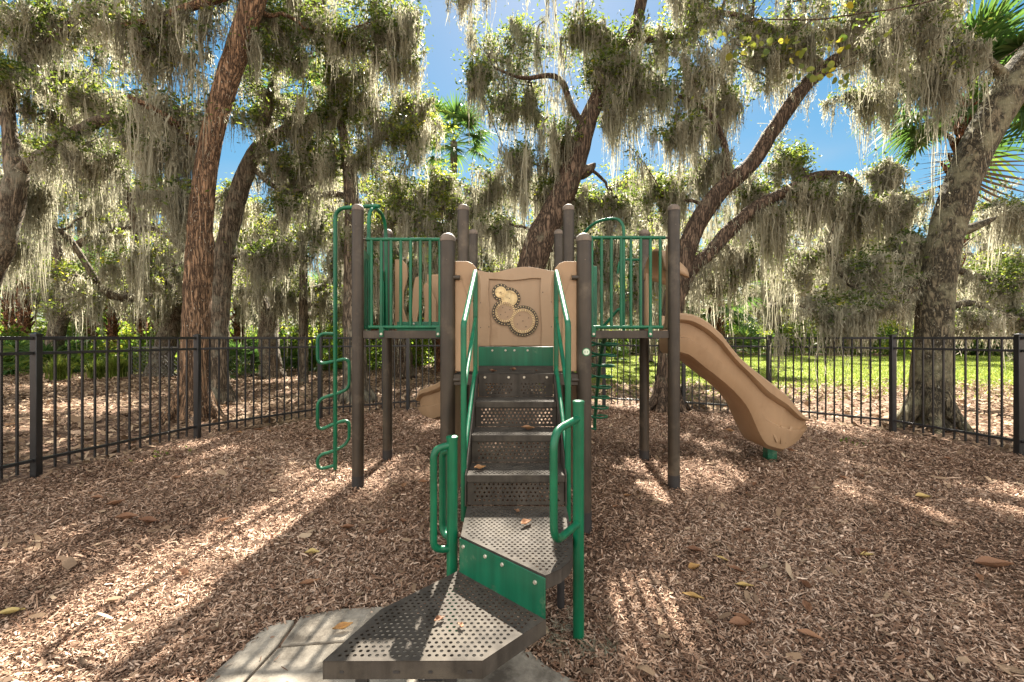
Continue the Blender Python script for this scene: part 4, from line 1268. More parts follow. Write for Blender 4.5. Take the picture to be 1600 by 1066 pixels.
sprays(v, [(790, 90, .85, 10.6, dict(leaves=1.4)), (850, 60, .85, 10.8, dict(leaves=1.4)), (775, 165, .6, 10.6), (830, 165, .65, 10.4, dict(mlen=1.0, moss=1.5)), (905, 50, .8, 0, dict(leaves=1.5)), (955, 70, .7, 0, dict(leaves=1.3)), (1000, 110, .6, 0, dict(moss=2.2, mlen=.9)), (1040, 60, .7, 0, dict(moss=1.8)),
           (870, 215, .5, 0, dict(moss=2.5, mlen=1.1)), (800, 250, .55, 9.6, dict(moss=2.5, mlen=1.1)), (855, 300, .4, 9.5, dict(moss=2.2, mlen=.9)), (765, 300, .5, 10, dict(moss=2, mlen=1.0)), (780, 360, .5, 10, dict(moss=2.4)), (930, 310, .45, 9.4, dict(leaves=1.3)), (975, 330, .35, 9.4),
           (960, 165, .35, 0, dict(moss=3, mlen=1.0)), (1040, 145, .5, 0, dict(moss=2.4, mlen=.9)), (1080, 20, .8), (740, -35, .35, 6.9, dict(mlen=.55, moss=2)), (760, -90, 1.0, 7.2), (850, -80, 1.1), (960, -60, 1.1), (1080, -100, 1.2), (900, -220, 1.5, 8), (1040, -280, 1.5), (1180, -260, 1.4, 8), (830, -220, 1.2, 7.2),
           (940, 110, .5, 8.7, dict(leaves=1.6)), (900, 370, .4, 9.6, dict(moss=2.2)), (960, 400, .5, 9.8, dict(moss=2.4, mlen=.9)), (740, 120, .35), (920, 440, .4, 9.8, dict(moss=2.4))], Z, mlen=.75, moss=1.2)
v.web(leaves=.6)
finish_tree(v, "live_oak", "thick dark live oak rising behind the gear panel and leaning right", "tree", 'bark_dark', (b0.x, b0.y, 0))

# T5: forked oak right of the right deck
v = Veg(105); Z = 8.2
b0 = gnd(1042, 642)
v.limb(PX([(1041, 652, .317), (1042, 620, .238), (1045, 560, .207), (1050, 505, .202), (1057, 455, .198), (1068, 405, .189), (1094, 340, .176), (1128, 296, .163), (1170, 261, .154), (1213, 197, .145), (1268, 124, .141), (1348, 68, .136), (1428, 27, .132), (1500, -6, .123), (1575, -40, .106), (1680, -90, .070)], Z), 64, 16, .05, .03, moss=2.5, mlen=.6)
v.limb(PX([(1058, 460, .15), (1080, 420, .14), (1108, 396, .13), (1136, 365, .13), (1178, 326, .12), (1228, 299, .115), (1272, 278, .11), (1308, 274, .105), (1334, 288, .085), (1346, 325, .055), (1335, 355, .03)], Z), 40, 12, .09, .05, moss=13, mlen=.75)
v.limb(PX([(1130, 294, .075), (1135, 245, .065), (1122, 200, .055), (1095, 165, .045), (1060, 150, .03)], Z), 20, 8, moss=6, mlen=.8)
v.limb(PX([(1290, 108, .08), (1230, 60, .07), (1170, 30, .06), (1100, 15, .04)], Z), 18, 8, moss=9, mlen=.7)
v.limb(PX([(1350, 66, .09), (1330, -20, .08), (1280, -120, .07), (1240, -200, .05)], Z), 18, 8, moss=4)
v.limb(PX([(1500, -8, .09), (1470, -90, .08), (1420, -200, .06)], Z), 16, 8, moss=4)
v.limb(PX([(1420, 30, .07), (1400, 90, .05, 8.6), (1380, 150, .03, 8.8)], Z), 14, 6, moss=8, mlen=.6)
flare(v, b0, .28)
sprays(v, [(1065, 200, .45, 0, dict(moss=2.4, mlen=.8)), (1105, 110, .6, 0, dict(moss=2, mlen=.9)), (1160, 55, .6, 0, dict(moss=2, mlen=.8)), (1205, 95, .5, 0, dict(moss=2.2)), (1240, 30, .6, 0, dict(moss=1.8)), (1300, 40, .5, 0, dict(moss=2)), (1385, 90, .45, 0, dict(moss=2.2, mlen=.7)),
           (1120, 170, .45, 8.8, dict(moss=2.6, mlen=.9)), (1090, 270, .4, 8.9, dict(moss=2.2, mlen=1.0)), (1020, 290, .5, 9, dict(leaves=1.4)), (1050, 330, .45, 9, dict(moss=1.6)), (1170, 300, .4, 8.7, dict(moss=2.2, mlen=.9)), (1225, 240, .3, 8.6, dict(leaves=1.5)), (1270, 310, .35, 0, dict(moss=3, mlen=.7)), (1315, 320, .35, 0, dict(moss=3.2, mlen=.8)),
           (1210, 350, .4, 8.6, dict(moss=2.6, mlen=.8)), (1160, 400, .45, 8.8, dict(moss=2.6, mlen=.8)), (1240, 420, .4, 9, dict(moss=2, mlen=.7)), (1110, 440, .4, 9, dict(leaves=1.2, moss=1.8)), (1350, 20, .7), (1430, -20, .8), (1300, -80, 1.1), (1200, -60, 1.1), (1430, -160, 1.3), (1270, -240, 1.4), (1600, -120, 1.1), (1140, -60, .9),
           (1430, 110, .4, 8.8, dict(moss=1.8)), (1340, 150, .35, 9, dict(moss=2)), (1000, 420, .5, 9.4, dict(moss=2.4, mlen=.9)), (980, 470, .4, 9.6, dict(moss=1.8)), (1300, 390, .35, 8.8, dict(moss=2.6, mlen=.7))], Z, mlen=.65, moss=1.35, leaves=.75)
v.web(leaves=.6)
finish_tree(v, "live_oak", "forked live oak with long moss-hung limbs reaching over the right slide", "tree", 'bark_dark', (b0.x, b0.y, 0))

# T6: big lichened oak outside the right fence
v = Veg(106); Z = 6.85
b0 = gnd(1453, 668)
v.limb(PX([(1451, 682, .42), (1452, 645, .36), (1454, 590, .345), (1458, 520, .305), (1465, 440, .285), (1478, 370, .29), (1497, 305, .30), (1522, 240, .315), (1556, 175, .325), (1596, 110, .32), (1645, 45, .3), (1690, -40, .27), (1740, -150, .2), (1780, -280, .12)], Z), 60, 24, .045, .015)
v.limb(PX([(1492, 366, .12), (1516, 357, .105), (1538, 348, .075), (1550, 343, .05), (1556, 341, .02)], Z), 12, 10, .12)
v.limb(PX([(1452, 435, .1), (1426, 450, .09), (1396, 463, .085), (1370, 472, .07), (1345, 456, .05), (1320, 436, .045), (1305, 408, .04), (1294, 385, .033), (1300, 363, .028), (1308, 340, .02)], Z), 28, 8, .08, .1, moss=8, mlen=.6)
v.limb(PX([(1385, 468, .045), (1340, 490, .035), (1290, 490, .03), (1250, 478, .02)], Z), 16, 6, moss=7, mlen=.3)
v.limb(PX([(1475, 480, .085), (1520, 474, .07), (1560, 490, .06), (1610, 502, .04)], Z), 16, 8, moss=7, mlen=.5)
v.limb(PX([(1490, 420, .08), (1540, 438, .06, 7.2), (1580, 470, .04, 7.4)], Z), 14, 8, moss=8, mlen=.5)
v.limb(PX([(1580, 130, .12), (1500, 60, .08, 6.4), (1440, 10, .06, 6.1), (1380, -30, .04, 5.9)], Z), 18, 8, moss=6, mlen=.7)
v.limb(PX([(1680, -20, .13), (1560, -120, .1, 6.2), (1420, -200, .07, 5.6), (1280, -240, .05, 5.2)], Z), 22, 8, moss=3)
v.limb(PX([(1460, 400, .05), (1420, 370, .04, 7.3), (1390, 320, .03, 7.7), (1370, 260, .02, 8)], Z), 16, 6, moss=8, mlen=.7)
flare(v, b0, .31)
sprays(v, [(1545, 445, .35, 7.2, dict(leaves=1.3)), (1585, 415, .4, 7.4, dict(leaves=1.4)), (1345, 470, .3, 0, dict(moss=2.4, mlen=.5)), (1300, 475, .3, 0, dict(moss=2.4, mlen=.5)), (1395, 430, .3, 7.2, dict(moss=2.6, mlen=.6)), (1420, 380, .3, 7.4, dict(moss=2.6, mlen=.7)),
           (1470, 120, .3, 6.2, dict(moss=3, mlen=.9)), (1430, 50, .35, 6.1, dict(moss=1.6)), (1385, 270, .35, 8, dict(moss=2, mlen=.7)), (1400, 320, .35, 7.6, dict(moss=2.2)), (1590, 490, .35, 7.2, dict(moss=2.2, mlen=.5)), (1510, 500, .25, 7, dict(moss=2, mlen=.4)),
           (1500, -60, .9, 6.2), (1400, -140, 1.1, 5.7), (1300, -240, 1.1, 5.3), (1600, -180, 1.3, 6.2), (1700, -260, 1.6), (1780, -100, 1.2), (1500, -260, 1.3, 6), (1355, 410, .3, 7, dict(moss=2)), (1590, 330, .3, 7.6, dict(moss=2.6, mlen=.6))], Z, mlen=.6, moss=1.2, lsize=.06, leaves=.7)
v.web(prob=.35, leaves=.3)
finish_tree(v, "live_oak", "stout lichen-grey live oak outside the right fence with a broken limb stub", "tree", 'bark_moss', (b0.x, b0.y, 0))

# L0: oak whose trunk leans in from the left edge
v = Veg(107); Z = 8.4
b0 = at(-85, 640, Z)
v.limb(PX([(-86, 650, .5), (-75, 590, .4), (-50, 500, .36), (-22, 430, .33), (3, 372, .31), (18, 318, .28), (26, 272, .24), (18, 220, .17), (14, 165, .14), (36, 100, .12), (58, 35, .1), (70, -50, .08), (60, -160, .05)], Z), 50, 18, .06, .04)
v.limb(PX([(24, 272, .17), (45, 255, .15), (72, 238, .14), (100, 220, .135), (130, 200, .125), (165, 188, .11), (203, 190, .085), (235, 212, .05), (250, 235, .03)], Z), 34, 12, .12, .08, moss=7, mlen=.6)
v.limb(PX([(22, 130, .08), (80, 60, .07, 8.2), (140, 10, .06, 8), (200, -30, .04, 8)], Z), 18, 8, moss=6)
v.limb(PX([(10, 200, .08), (-30, 130, .07), (-60, 40, .06)], Z), 14, 8, moss=5)
flare(v, b0, .45)
sprays(v, [(60, 60, .8), (115, 35, .7), (40, 120, .6, 9.0, dict(mlen=1.0, moss=2)), (95, 110, .7, 9.0, dict(mlen=.9, moss=1.8)), (55, 300, .35, 9.3, dict(moss=3.4, mlen=1.0, leaves=.6)), (25, 370, .3, 9.2, dict(moss=3.5, mlen=1.0, leaves=.5)), (75, 240, .4, 9.3, dict(moss=3.2, mlen=1.1)), (150, 150, .5, 8.6, dict(leaves=1.4)),
           (205, 215, .45, 0, dict(leaves=1.4)), (175, 60, .6), (120, 240, .45, 0, dict(moss=1.8)), (235, 170, .4, 8.6), (5, 20, .9), (10, 110, .5, 7.8, dict(leaves=1.6)), (90, -60, 1.1), (-20, -100, 1.3), (200, -120, 1.2), (-80, 20, 1.0), (30, -240, 1.5), (-120, -150, 1.4), (100, 180, .45, 8.8), (180, 260, .4, 8.8, dict(moss=1.8))], Z, mlen=.75, moss=1.3)
v.web(prob=.5, leaves=.5)
finish_tree(v, "live_oak", "grey live oak leaning in at the left edge with one long arching limb", "tree", 'bark_grey', (b0.x, b0.y, 0))

# M1: mid-distance grey oak seen over the left fence
v = Veg(108); Z = 17.0
b0 = gnd(76, 583)
v.limb(PX([(74, 590, .5), (80, 555, .42), (88, 520, .38), (98, 470, .36), (100, 430, .35), (93, 400, .32), (84, 360, .2), (82, 310, .17), (90, 250, .14), (110, 190, .1), (120, 120, .06)], Z), 40, 14, .08, .05)
v.limb(PX([(97, 410, .24), (115, 388, .2), (140, 372, .17), (170, 360, .13), (200, 345, .1), (240, 350, .05)], Z), 24, 10, moss=5, mlen=1.2)
v.limb(PX([(104, 472, .16), (130, 478, .14), (160, 470, .12), (190, 458, .09), (230, 450, .05)], Z), 22, 8, moss=4, mlen=1.0)
v.limb(PX([(88, 370, .15), (60, 330, .12), (30, 310, .08), (0, 300, .05)], Z), 18, 8, moss=4, mlen=1.2)
v.limb(PX([(84, 320, .12), (130, 280, .1), (170, 240, .07), (210, 220, .04)], Z), 18, 8, moss=4, mlen=1.2)
sprays(v, [(130, 330, 1.0), (180, 300, 1.0), (60, 300, 1.0), (100, 270, 1.1), (150, 240, 1.0), (200, 350, .9), (235, 300, 1.0), (180, 420, .9), (130, 430, .7), (240, 430, .8), (30, 290, 1.0), (200, 240, 1.0), (90, 200, 1.2), (30, 230, 1.0), (130, 150, 1.2), (60, 130, 1.2), (200, 170, 1.0), (10, 350, .9), (60, 420, .7), (160, 370, .8)], Z, mlen=.9, moss=1.1, leaves=1.2, lsize=.1, cl=14)
v.web(leaves=.6)
finish_tree(v, "live_oak", "grey live oak standing beyond the ornamental grass clumps at left", "tree", 'bark_grey', (b0.x, b0.y, 0), mw=1.6)


# ------------------------------------------------------------------ generic oaks farther back, palms, understory
def oak_proto(seed, h, spread, nl, lsize=.11, mlen=1.1, mw=1.9, lean=.0):
    v = Veg(seed); r = v.r
    fork = h * r.uniform(.22, .32)
    tr = .28 + h * .012
    top = np.array([lean * 2, 0, fork])
    v.limb([(0, 0, -.1, tr * 1.5), (0.02, 0, .35, tr * 1.1), (lean * .6, .05, fork * .5, tr), (lean * 2, 0, fork, tr * .92)], 18, 12, .08, .05)
    for k in range(nl):
        a = 2 * math.pi * (k + r.uniform(-.3, .3)) / nl
        e = np.array([math.cos(a) * spread * r.uniform(.6, 1.0), math.sin(a) * spread * r.uniform(.6, 1.0), h * r.uniform(.55, .9)])
        m = top * .45 + e * .55 + r.normal(0, .5, 3); m[2] -= .1 * h
        e2 = e + np.array([math.cos(a) * 1.6, math.sin(a) * 1.6, -.3])
        r0 = tr * r.uniform(.5, .65)
        v.limb([(*(top - [0, 0, .3]), r0), (*(top * .75 + m * .25 + [0, 0, .3]), r0 * .9), (*m, r0 * .7), (*e, r0 * .4), (*e2, .03)], 22, 8, .09, .08, moss=2.2, mlen=mlen)
    n = int(19 + spread * 2)
    for k in range(n):
        a = r.uniform(0, 6.283); d = spread * math.sqrt(r.uniform(.03, 1.25)); z = h * r.uniform(.34, 1.0) * (1 - .22 * (d / spread) ** 2)
        v.spray((math.cos(a) * d, math.sin(a) * d, z), r.uniform(.9, 1.5), leaves=1.0, moss=1.25, mlen=mlen, twigs=7, lsize=lsize, cl=11)
    return v, mw


protos = []
for i, (h, s, n, lean) in enumerate(((12.5, 5.0, 5, .1), (10.5, 5.6, 6, -.25), (9.0, 4.2, 5, .3))):
    v, mw = oak_proto(300 + i, h, s, n, lean=lean)
    protos.append((v, mw))
proto_roots = {}
OAK_LABELS = {}


def place_oak(k, x, y, rot, sc, label, bk, group):
    key = (k, bk)
    if key not in proto_roots:
        v, mw = protos[k]
        if ('mesh', k) not in proto_roots:
            proto_roots[('mesh', k)] = (v.wood("trunk"), v.leaves("crown", .2), v.moss("hanging_moss", mw))
        w, l, m = proto_roots[('mesh', k)]
        w = w.copy() if w.materials else w
        w.materials.clear()
        root = empty("live_oak", (x, y, 0), True)
        link("trunk", w, M[bk], root); link("crown", l, M['oak_leaf'], root); link("hanging_moss", m, M['moss'], root)
        proto_roots[key] = root
    else:
        root = copy_tree(proto_roots[key]); root.location = (x, y, 0)
    root.rotation_euler = (0, 0, rot); root.scale = (sc, sc, sc)
    for q in ("group",):
        if q in root: del root[q]
    tag(root, label, "tree", group)
    return root


G1 = "moss-draped oaks in the wood beyond the fence"
rr = random.Random(5)
OAKS = [  # px, Z, proto, scale, bark, label
    (250, 15.5, 2, .85, 'bark_grey', "mossy live oak behind the chain-link fence, left of the reddish leaning oak"),
    (425, 15.0, 2, .8, 'bark_grey', "low mossy oak seen between the grey bending oak and the left climber"),
    (630, 14.5, 2, .8, 'bark_dark', "mossy oak whose dark trunk shows through the fence under the left deck"),
    (690, 19.5, 1, .66, 'bark_grey', "small mossy oak standing below the blue sky gap over the left deck"),
    (925, 15.5, 2, .78, 'bark_grey', "mossy oak showing between the thick dark oak and the right deck"),
    (1690, 19.0, 1, .72, 'bark_grey', "mossy oak on the lawn right of the stout lichened oak"),
    (520, 22.5, 1, .85, 'bark_grey', "tall mossy oak far behind the serpentine climber"),
    (820, 21.5, 2, .95, 'bark_grey', "mossy oak far behind the gear panel"),
    (1010, 24.5, 1, .80, 'bark_grey', "mossy oak far behind the coil climber"),
    (1215, 37.0, 1, 1.25, 'bark_grey', "mossy oak at the far lawn edge above the slide's exit"),
    (1400, 38.0, 1, 1.25, 'bark_grey', "mossy oak at the far lawn edge hidden partly by the lichened oak"),
    (1560, 39.0, 0, 1.15, 'bark_grey', "tall mossy oak beyond the lawn at the right edge"),
]
for i, (px, Z, k, s, bk, lab) in enumerate(OAKS):
    p = at(px, 528, Z); place_oak(k, p.x, p.y, i * 1.93 + .4, s, lab, bk, G1)
G2 = "oaks of the far wood"
for i in range(16):
    Z = 42 + 4.5 * (i % 3); px = -120 + i * 119
    if 650 < px < 760: Z += 12
    p = at(px + rr.uniform(-20, 20), 528, Z)
    if i in (1, 3, 5): continue
    place_oak(i % 3, p.x, p.y, i * 2.4, rr.uniform(.85, 1.05) * (1.2 if px > 950 else .9), "hazy mossy oak in the last row of the far wood", 'bark_grey', G2)


# --- fan palms
def fan_mesh(name, seed, n=34, R=.62, pet=.75, droop=.35, dead=False):
    r = np.random.default_rng(seed); V = []; Fc = []; T = []
    # petiole
    def quadstrip(P, W, side, tone):
        s = len(V)
        for p, w in zip(P, W): V.append(p - side * w); V.append(p + side * w); T.extend([tone, tone])
        for i in range(len(P) - 1): Fc.append((s + 2 * i, s + 2 * i + 1, s + 2 * i + 3, s + 2 * i + 2))
    t = np.linspace(0, 1, 6)
    P = np.stack([t * pet, 0 * t, .10 * np.sin(t * 1.6) * pet], -1)
    quadstrip(P, np.full(6, .016), np.array([0, 1., 0]), .75); quadstrip(P, np.full(6, .012), np.array([0, 0, 1.]), .6)
    c = P[-1]
    for k in range(n):
        a = math.radians(-128 + 256 * k / (n - 1)) + r.normal(0, .03)
        L_ = R * (1 - .22 * (abs(a) / 2.2) ** 2) * r.uniform(.88, 1.1)
        d = np.array([math.cos(a), math.sin(a), 0]); side = np.array([-math.sin(a), math.cos(a), .35 * (-1 if k % 2 else 1)])
        tt = np.linspace(0, 1, 6)
        Q = c + d * (tt * L_)[:, None]; Q[:, 2] += .16 * tt * L_ * math.cos(a) * 0 - droop * L_ * tt ** 2.2 * r.uniform(.7, 1.4) + .06 * abs(math.sin(a)) * tt
        W_ = np.array([.006, .017, .022, .017, .010, .001]) * (R / .62)
        quadstrip(Q, W_, side, float(np.clip(r.normal(.4, .16), 0, 1)))
    return mesh_np(name, np.array(V), np.array(Fc), np.array(T))


fan_meshes = [fan_mesh("frond", 21), fan_mesh("frond", 22, 30, .66, .9, .5), fan_mesh("frond", 23, 36, .6, .7, .2)]
dead_mesh = fan_mesh("dead_frond", 24, 26, .6, .8, 1.5)
for m in fan_meshes: m.materials.append(M['palm_leaf'])
dead_mesh.materials.append(M['dead_frond'])


def frond_matrix(pos, az, el, sc, roll=0.0):
    return Matrix.Translation(pos) @ Matrix.Rotation(az, 4, 'Z') @ Matrix.Rotation(-el, 4, 'Y') @ Matrix.Rotation(roll, 4, 'X') @ Matrix.Scale(sc, 4)


def palm(x, y, h, r, label, group, nf=24, sc=1.2, dead=8, lean=(0, 0), boots=True, seed=1, trunk_mat='palm_trunk', name="sabal_palm"):
    rg = random.Random(seed); v = Veg(seed)
    root = empty(name, (x, y, 0), True); tag(root, label, "palm", group)
    P = catmull(np.array([(0, 0, -.1, r * 1.25), (lean[0] * .2, lean[1] * .2, h * .3, r), (lean[0] * .6, lean[1] * .6, h * .7, r * .95), (lean[0], lean[1], h, r * 1.0)]), 30)
    v.tube(P[:, :3], P[:, 3], 12, .05)
    if boots:
        for k in range(46):
            t = 1 - .55 * (k / 46) ** 1.2; i = min(29, int(t * 29)); a = k * 2.4
            o = np.array([math.cos(a), math.sin(a), 0]); b = P[i, :3]
            v.tube(np.array([b + o * P[i, 3] * .8, b + o * P[i, 3] * 1.25 + [0, 0, .14], b + o * P[i, 3] * 1.75 + [0, 0, .30]]), np.array([.05, .045, .02]) * (r / .16), 5)
    link("trunk", v.wood("trunk"), M[trunk_mat], root)
    topp = Vector((lean[0], lean[1], h))
    for k in range(nf + dead):
        dd = k >= nf
        a = k * 2.39996 + rg.uniform(-.3, .3)
        el = math.radians(rg.uniform(-88, -66)) if dd else math.radians(80 - 115 * ((k + .5) / nf) + rg.uniform(-9, 9))
        o = bpy.data.objects.new("dead_frond" if dd else "frond", dead_mesh if dd else fan_meshes[k % 3]); C.objects.link(o); o.parent = root
        o.matrix_local = frond_matrix(topp + Vector((0, 0, -.25 if dd else -.1 * (k / nf))), a, el, sc * rg.uniform(.85, 1.12), rg.uniform(-.3, .3))
    return root


def fan_clump_mesh(name, seed, n=16, sc=1.0):
    """a whole rosette of fronds in one mesh, for palms far away"""
    rg = random.Random(seed); Vs = []; Fs = []; Ts = []; k0 = 0
    for k in range(n):
        src = fan_meshes[k % 3]
        co = np.empty(len(src.vertices) * 3, np.float32); src.vertices.foreach_get("co", co); co = co.reshape(-1, 3)
        ix = np.empty(len(src.loops), np.int32); src.loops.foreach_get("vertex_index", ix)
        tt = np.empty(len(src.vertices), np.float32); src.attributes["tint"].data.foreach_get("value", tt)
        mt = np.array(frond_matrix(Vector((0, 0, 0)), k * 2.4 + rg.uniform(-.3, .3), math.radians(82 - 88 * (k + .5) / n), sc * rg.uniform(.8, 1.15), rg.uniform(-.3, .3)))
        Vs.append(co @ mt[:3, :3].T + mt[:3, 3]); Fs.append(ix.reshape(-1, 4) + k0); Ts.append(np.clip(tt + rg.uniform(-.12, .22), 0, 1)); k0 += len(co)
    me = mesh_np(name, np.concatenate(Vs), np.concatenate(Fs), np.concatenate(Ts)); me.materials.append(M['palm_leaf']); return me


# near palm behind the lichened oak, the two palms against the sky, the palm above the slide
p = at(1462, 528, 8.9)
palm(p.x, p.y, H + (528 - 160) / F * 8.9, .17, "tall sabal palm with brown dead fronds behind the lichened oak", None, 38, 1.25, 2, seed=3, lean=(.72, 0))
p = at(474, 528, 13.2)
palm(p.x, p.y, H + (528 - 160) / F * 13.2, .115, "slender pale-trunked sabal palm behind the left climber", None, 18, 1.1, 3, boots=False, seed=4, trunk_mat='bark_grey')
p = at(709, 528, 17)
palm(p.x, p.y, H + (528 - 222) / F * 17, .13, "sabal palm rising into the blue sky gap above the left deck", None, 24, 1.2, 0, seed=5, boots=False, trunk_mat='bark_grey')
p = at(1118, 528, 18)
palm(p.x, p.y, H + (528 - 480) / F * 18, .2, "short yellow-green sabal palm above the top of the right slide", None, 22, 1.3, 6, seed=6)

# reddish-trunked palms in the left background
tv = Veg(60)
P = catmull(np.array([(0, 0, -.1, .24), (0, .03, 1.2, .2), (.05, .05, 2.6, .19), (.05, .05, 3.4, .21)]), 20); tv.tube(P[:, :3], P[:, 3], 10, .09)
for k in range(40):
    b = P[min(19, 4 + k * 15 // 40), :3]; a = k * 2.4; o = np.array([math.cos(a), math.sin(a), 0])
    tv.tube(np.array([b + o * .17, b + o * .25 + [0, 0, .12], b + o * .34 + [0, 0, .26]]), np.array([.05, .045, .02]), 5)
tm = tv.wood("trunk"); tm.materials.append(M['palm_trunk'])
crown_m = fan_clump_mesh("fronds", 61, 22, 1.5)
G3 = "reddish-trunked palms in the left background"
first = None
PALMS = [(118, 24), (144, 21), (157, 22.5), (174, 20), (190, 24), (222, 20.5), (246, 19.5), (40, 21), (16, 23), (372, 20), (505, 24), (285, 23), (652, 21), (690, 17.5), (585, 22)]
for i, (px, Z) in enumerate(PALMS):
    q = at(px, 528, Z)
    if first is None:
        first = empty("sabal_palm", (q.x, q.y, 0), True); link("trunk", tm, None, first); c_ = link("fronds", crown_m, None, first); c_.location = (.05, .05, 3.4); o = first
    else:
        o = copy_tree(first); o.location = (q.x, q.y, 0)
    o.rotation_euler = (0, 0, i * 2.1); s = .85 + .35 * ((i * 37) % 10) / 10; o.scale = (s, s, s)
    if px < 300: lb, gp = "short palm with a reddish brown trunk in the shade left of the leaning oak", G3
    elif px < 480: lb, gp = "short palm with dark spreading fans right of the grey bending oak", None
    elif px > 480: lb, gp = "short reddish-trunked palm seen through the fence below the left deck", "palms seen through the fence below the left deck"
    for kk in ("group",):
        if kk in o: del o[kk]
    tag(o, lb, "palm", gp)

# saw palmettos
pm = [fan_clump_mesh("fans", 70 + k, 17, 1.0) for k in range(2)]
PMS = [(70, 16.5, 1.0), (110, 19, 1.2), (300, 20, 1.3), (375, 15.5, .95), (400, 17, 1.1), (440, 21, 1.2), (560, 21, 1.1), (600, 23, 1.2), (20, 18, 1.2), (655, 24, 1.1), (880, 21, 1.2), (940, 25, 1.3), (1075, 36, 1.6), (1160, 33, 1.6), (1290, 36, 1.6), (1390, 38, 1.8), (1500, 35, 1.6), (1570, 33, 1.6), (230, 24, 1.3), (350, 25, 1.4), (490, 18.5, .9), (980, 35, 1.5)]
for i, (px, Z, s) in enumerate(PMS):
    q = at(px, 528, Z)
    o = link("saw_palmetto", pm[i % 2]); o.location = (q.x, q.y, .05); o.rotation_euler = (0, 0, i * 1.3); o.scale = (s, s, s)
    if px < 640:
        tag(o, "fan-leaved saw palmetto on the wood floor beyond the left fence", "palmetto", "saw palmettos beyond the left fence")
    else:
        tag(o, "fan-leaved saw palmetto at the wood's edge beyond the lawn", "palmetto", "saw palmettos beyond the lawn")


# understory shrubs
def shrub_mesh(name, seed, n, R, hh, ls):
    r = np.random.default_rng(seed)
    c = []
    for _ in range(n // 26):
        a = r.uniform(0, 6.283); d = R * math.sqrt(r.uniform(0, 1)); z = hh * r.uniform(.05, 1) * (1 - .5 * (d / R) ** 2)
        c.append(np.array([math.cos(a) * d, math.sin(a) * d, z]) + r.normal(0, .13, (26, 3)))
    c = np.concatenate(c); c[:, 2] = np.maximum(c[:, 2], .03)
    cid = np.repeat(r.normal(0, .2, len(c) // 26), 26)
    me = leaf_mesh(name, c, np.full(len(c), ls), r, .48 + cid + r.normal(0, .15, len(c)), .55)
    me.materials.append(M['shrub']); return me


sm = [shrub_mesh("leaves", 80, 3600, 1.3, 1.7, .13), shrub_mesh("leaves", 81, 3000, 1.0, 2.6, .14), shrub_mesh("leaves", 82, 2600, 1.5, 1.1, .12)]
def in_gap(px): return False
for i in range(58):
    px = -140 + i * 41 + rr.uniform(-12, 12) if i < 46 else -40 + (i - 46) * 62 + rr.uniform(-12, 12)
    Z = (rr.uniform(23, 30) if px < 900 else rr.uniform(33.5, 38)) if i < 46 else rr.uniform(17.5, 21.5)
    q = at(px, 528, Z); s = rr.uniform(.8, 1.3) * (1.0 if px < 900 else 1.3)
    o = link("understory_shrub", sm[i % 3]); o.location = (q.x, q.y, 0); o.rotation_euler = (0, 0, i * 1.7); o.scale = (s, s, s)
    if px < 900: tag(o, "leafy bright green shrub in the understory beyond the left fence", "shrub", "understory shrubs in the left wood")
    else: tag(o, "leafy bright green shrub along the far side of the lawn", "shrub", "understory shrubs along the far lawn edge")

# far-off wood that closes the view
def far_wood():
    r = np.random.default_rng(90); c = []
    for _ in range(3600):
        x = r.uniform(-80, 80); y = r.uniform(52, 62); z = r.uniform(.1, 8.5) * (1 - .25 * r.random())
        if -8.5 < x < -4.5 and z > 8: continue
        c.append(np.array([x, y, z]) + r.normal(0, .6, (22, 3)))
    c = np.concatenate(c)
    cid = np.repeat(r.normal(0, .2, len(c) // 22), 22)
    return leaf_mesh("far_wood", c, np.full(len(c), .42), r, .35 + cid + r.normal(0, .12, len(c)), .6)
o = link("far_wood", far_wood(), M['oak_leaf']); tag(o, kind="stuff")

# ornamental grass clumps by the chain-link fence
def tuft_mesh(name, seed, n, h, lean):
    r = np.random.default_rng(seed); K = 5
    a = r.uniform(0, 6.283, n); d = np.stack([np.cos(a), np.sin(a), 0 * a], -1)
    L_ = h * r.uniform(.6, 1.15, n); ln = r.uniform(.1, lean, n)
    t = np.linspace(0, 1, K)
    c = (r.normal(0, .12, (n, 3)) * [1, 1, 0])[:, None] + d[:, None] * (ln * L_)[:, None, None] * (t ** 1.6)[None, :, None]
    c[..., 2] += (L_[:, None] * (t - .45 * (ln / lean)[:, None] * t ** 3)[...])
    s = np.stack([-d[:, 1], d[:, 0], 0 * a], -1)[:, None]; w = np.array([.011, .012, .01, .006, .001]) * 1.3
    V = np.stack([c - s * w[None, :, None], c + s * w[None, :, None]], 2).reshape(-1, 3)
    i = np.arange(K - 1) * 2; f = (np.stack([i, i + 1, i + 3, i + 2], -1)[None] + (np.arange(n) * K * 2)[:, None, None]).reshape(-1, 4)
    me = mesh_np(name, V, f, np.repeat(np.clip(r.normal(.6, .2, n), 0, 1), K * 2)); me.materials.append(M['grass']); return me


gm = [tuft_mesh("blades", 95 + k, 480, 1.15, .75) for k in range(3)]
for k, (px, py, s, lb) in enumerate(((93, 594, .72, "dark green arching ornamental grass clump beyond the left fence post"), (150, 592, .62, "bright arching ornamental grass clump between its two neighbours"), (183, 591, .72, "tallest, yellow-green ornamental grass clump next to the chain-link fence"))):
    q = gnd(px, py); o = link("ornamental_grass", gm[k % 3]); o.location = (q.x, q.y, 0); o.scale = (s, s, s); o.rotation_euler = (0, 0, k * 1.1)
    tag(o, lb, "grass clump")

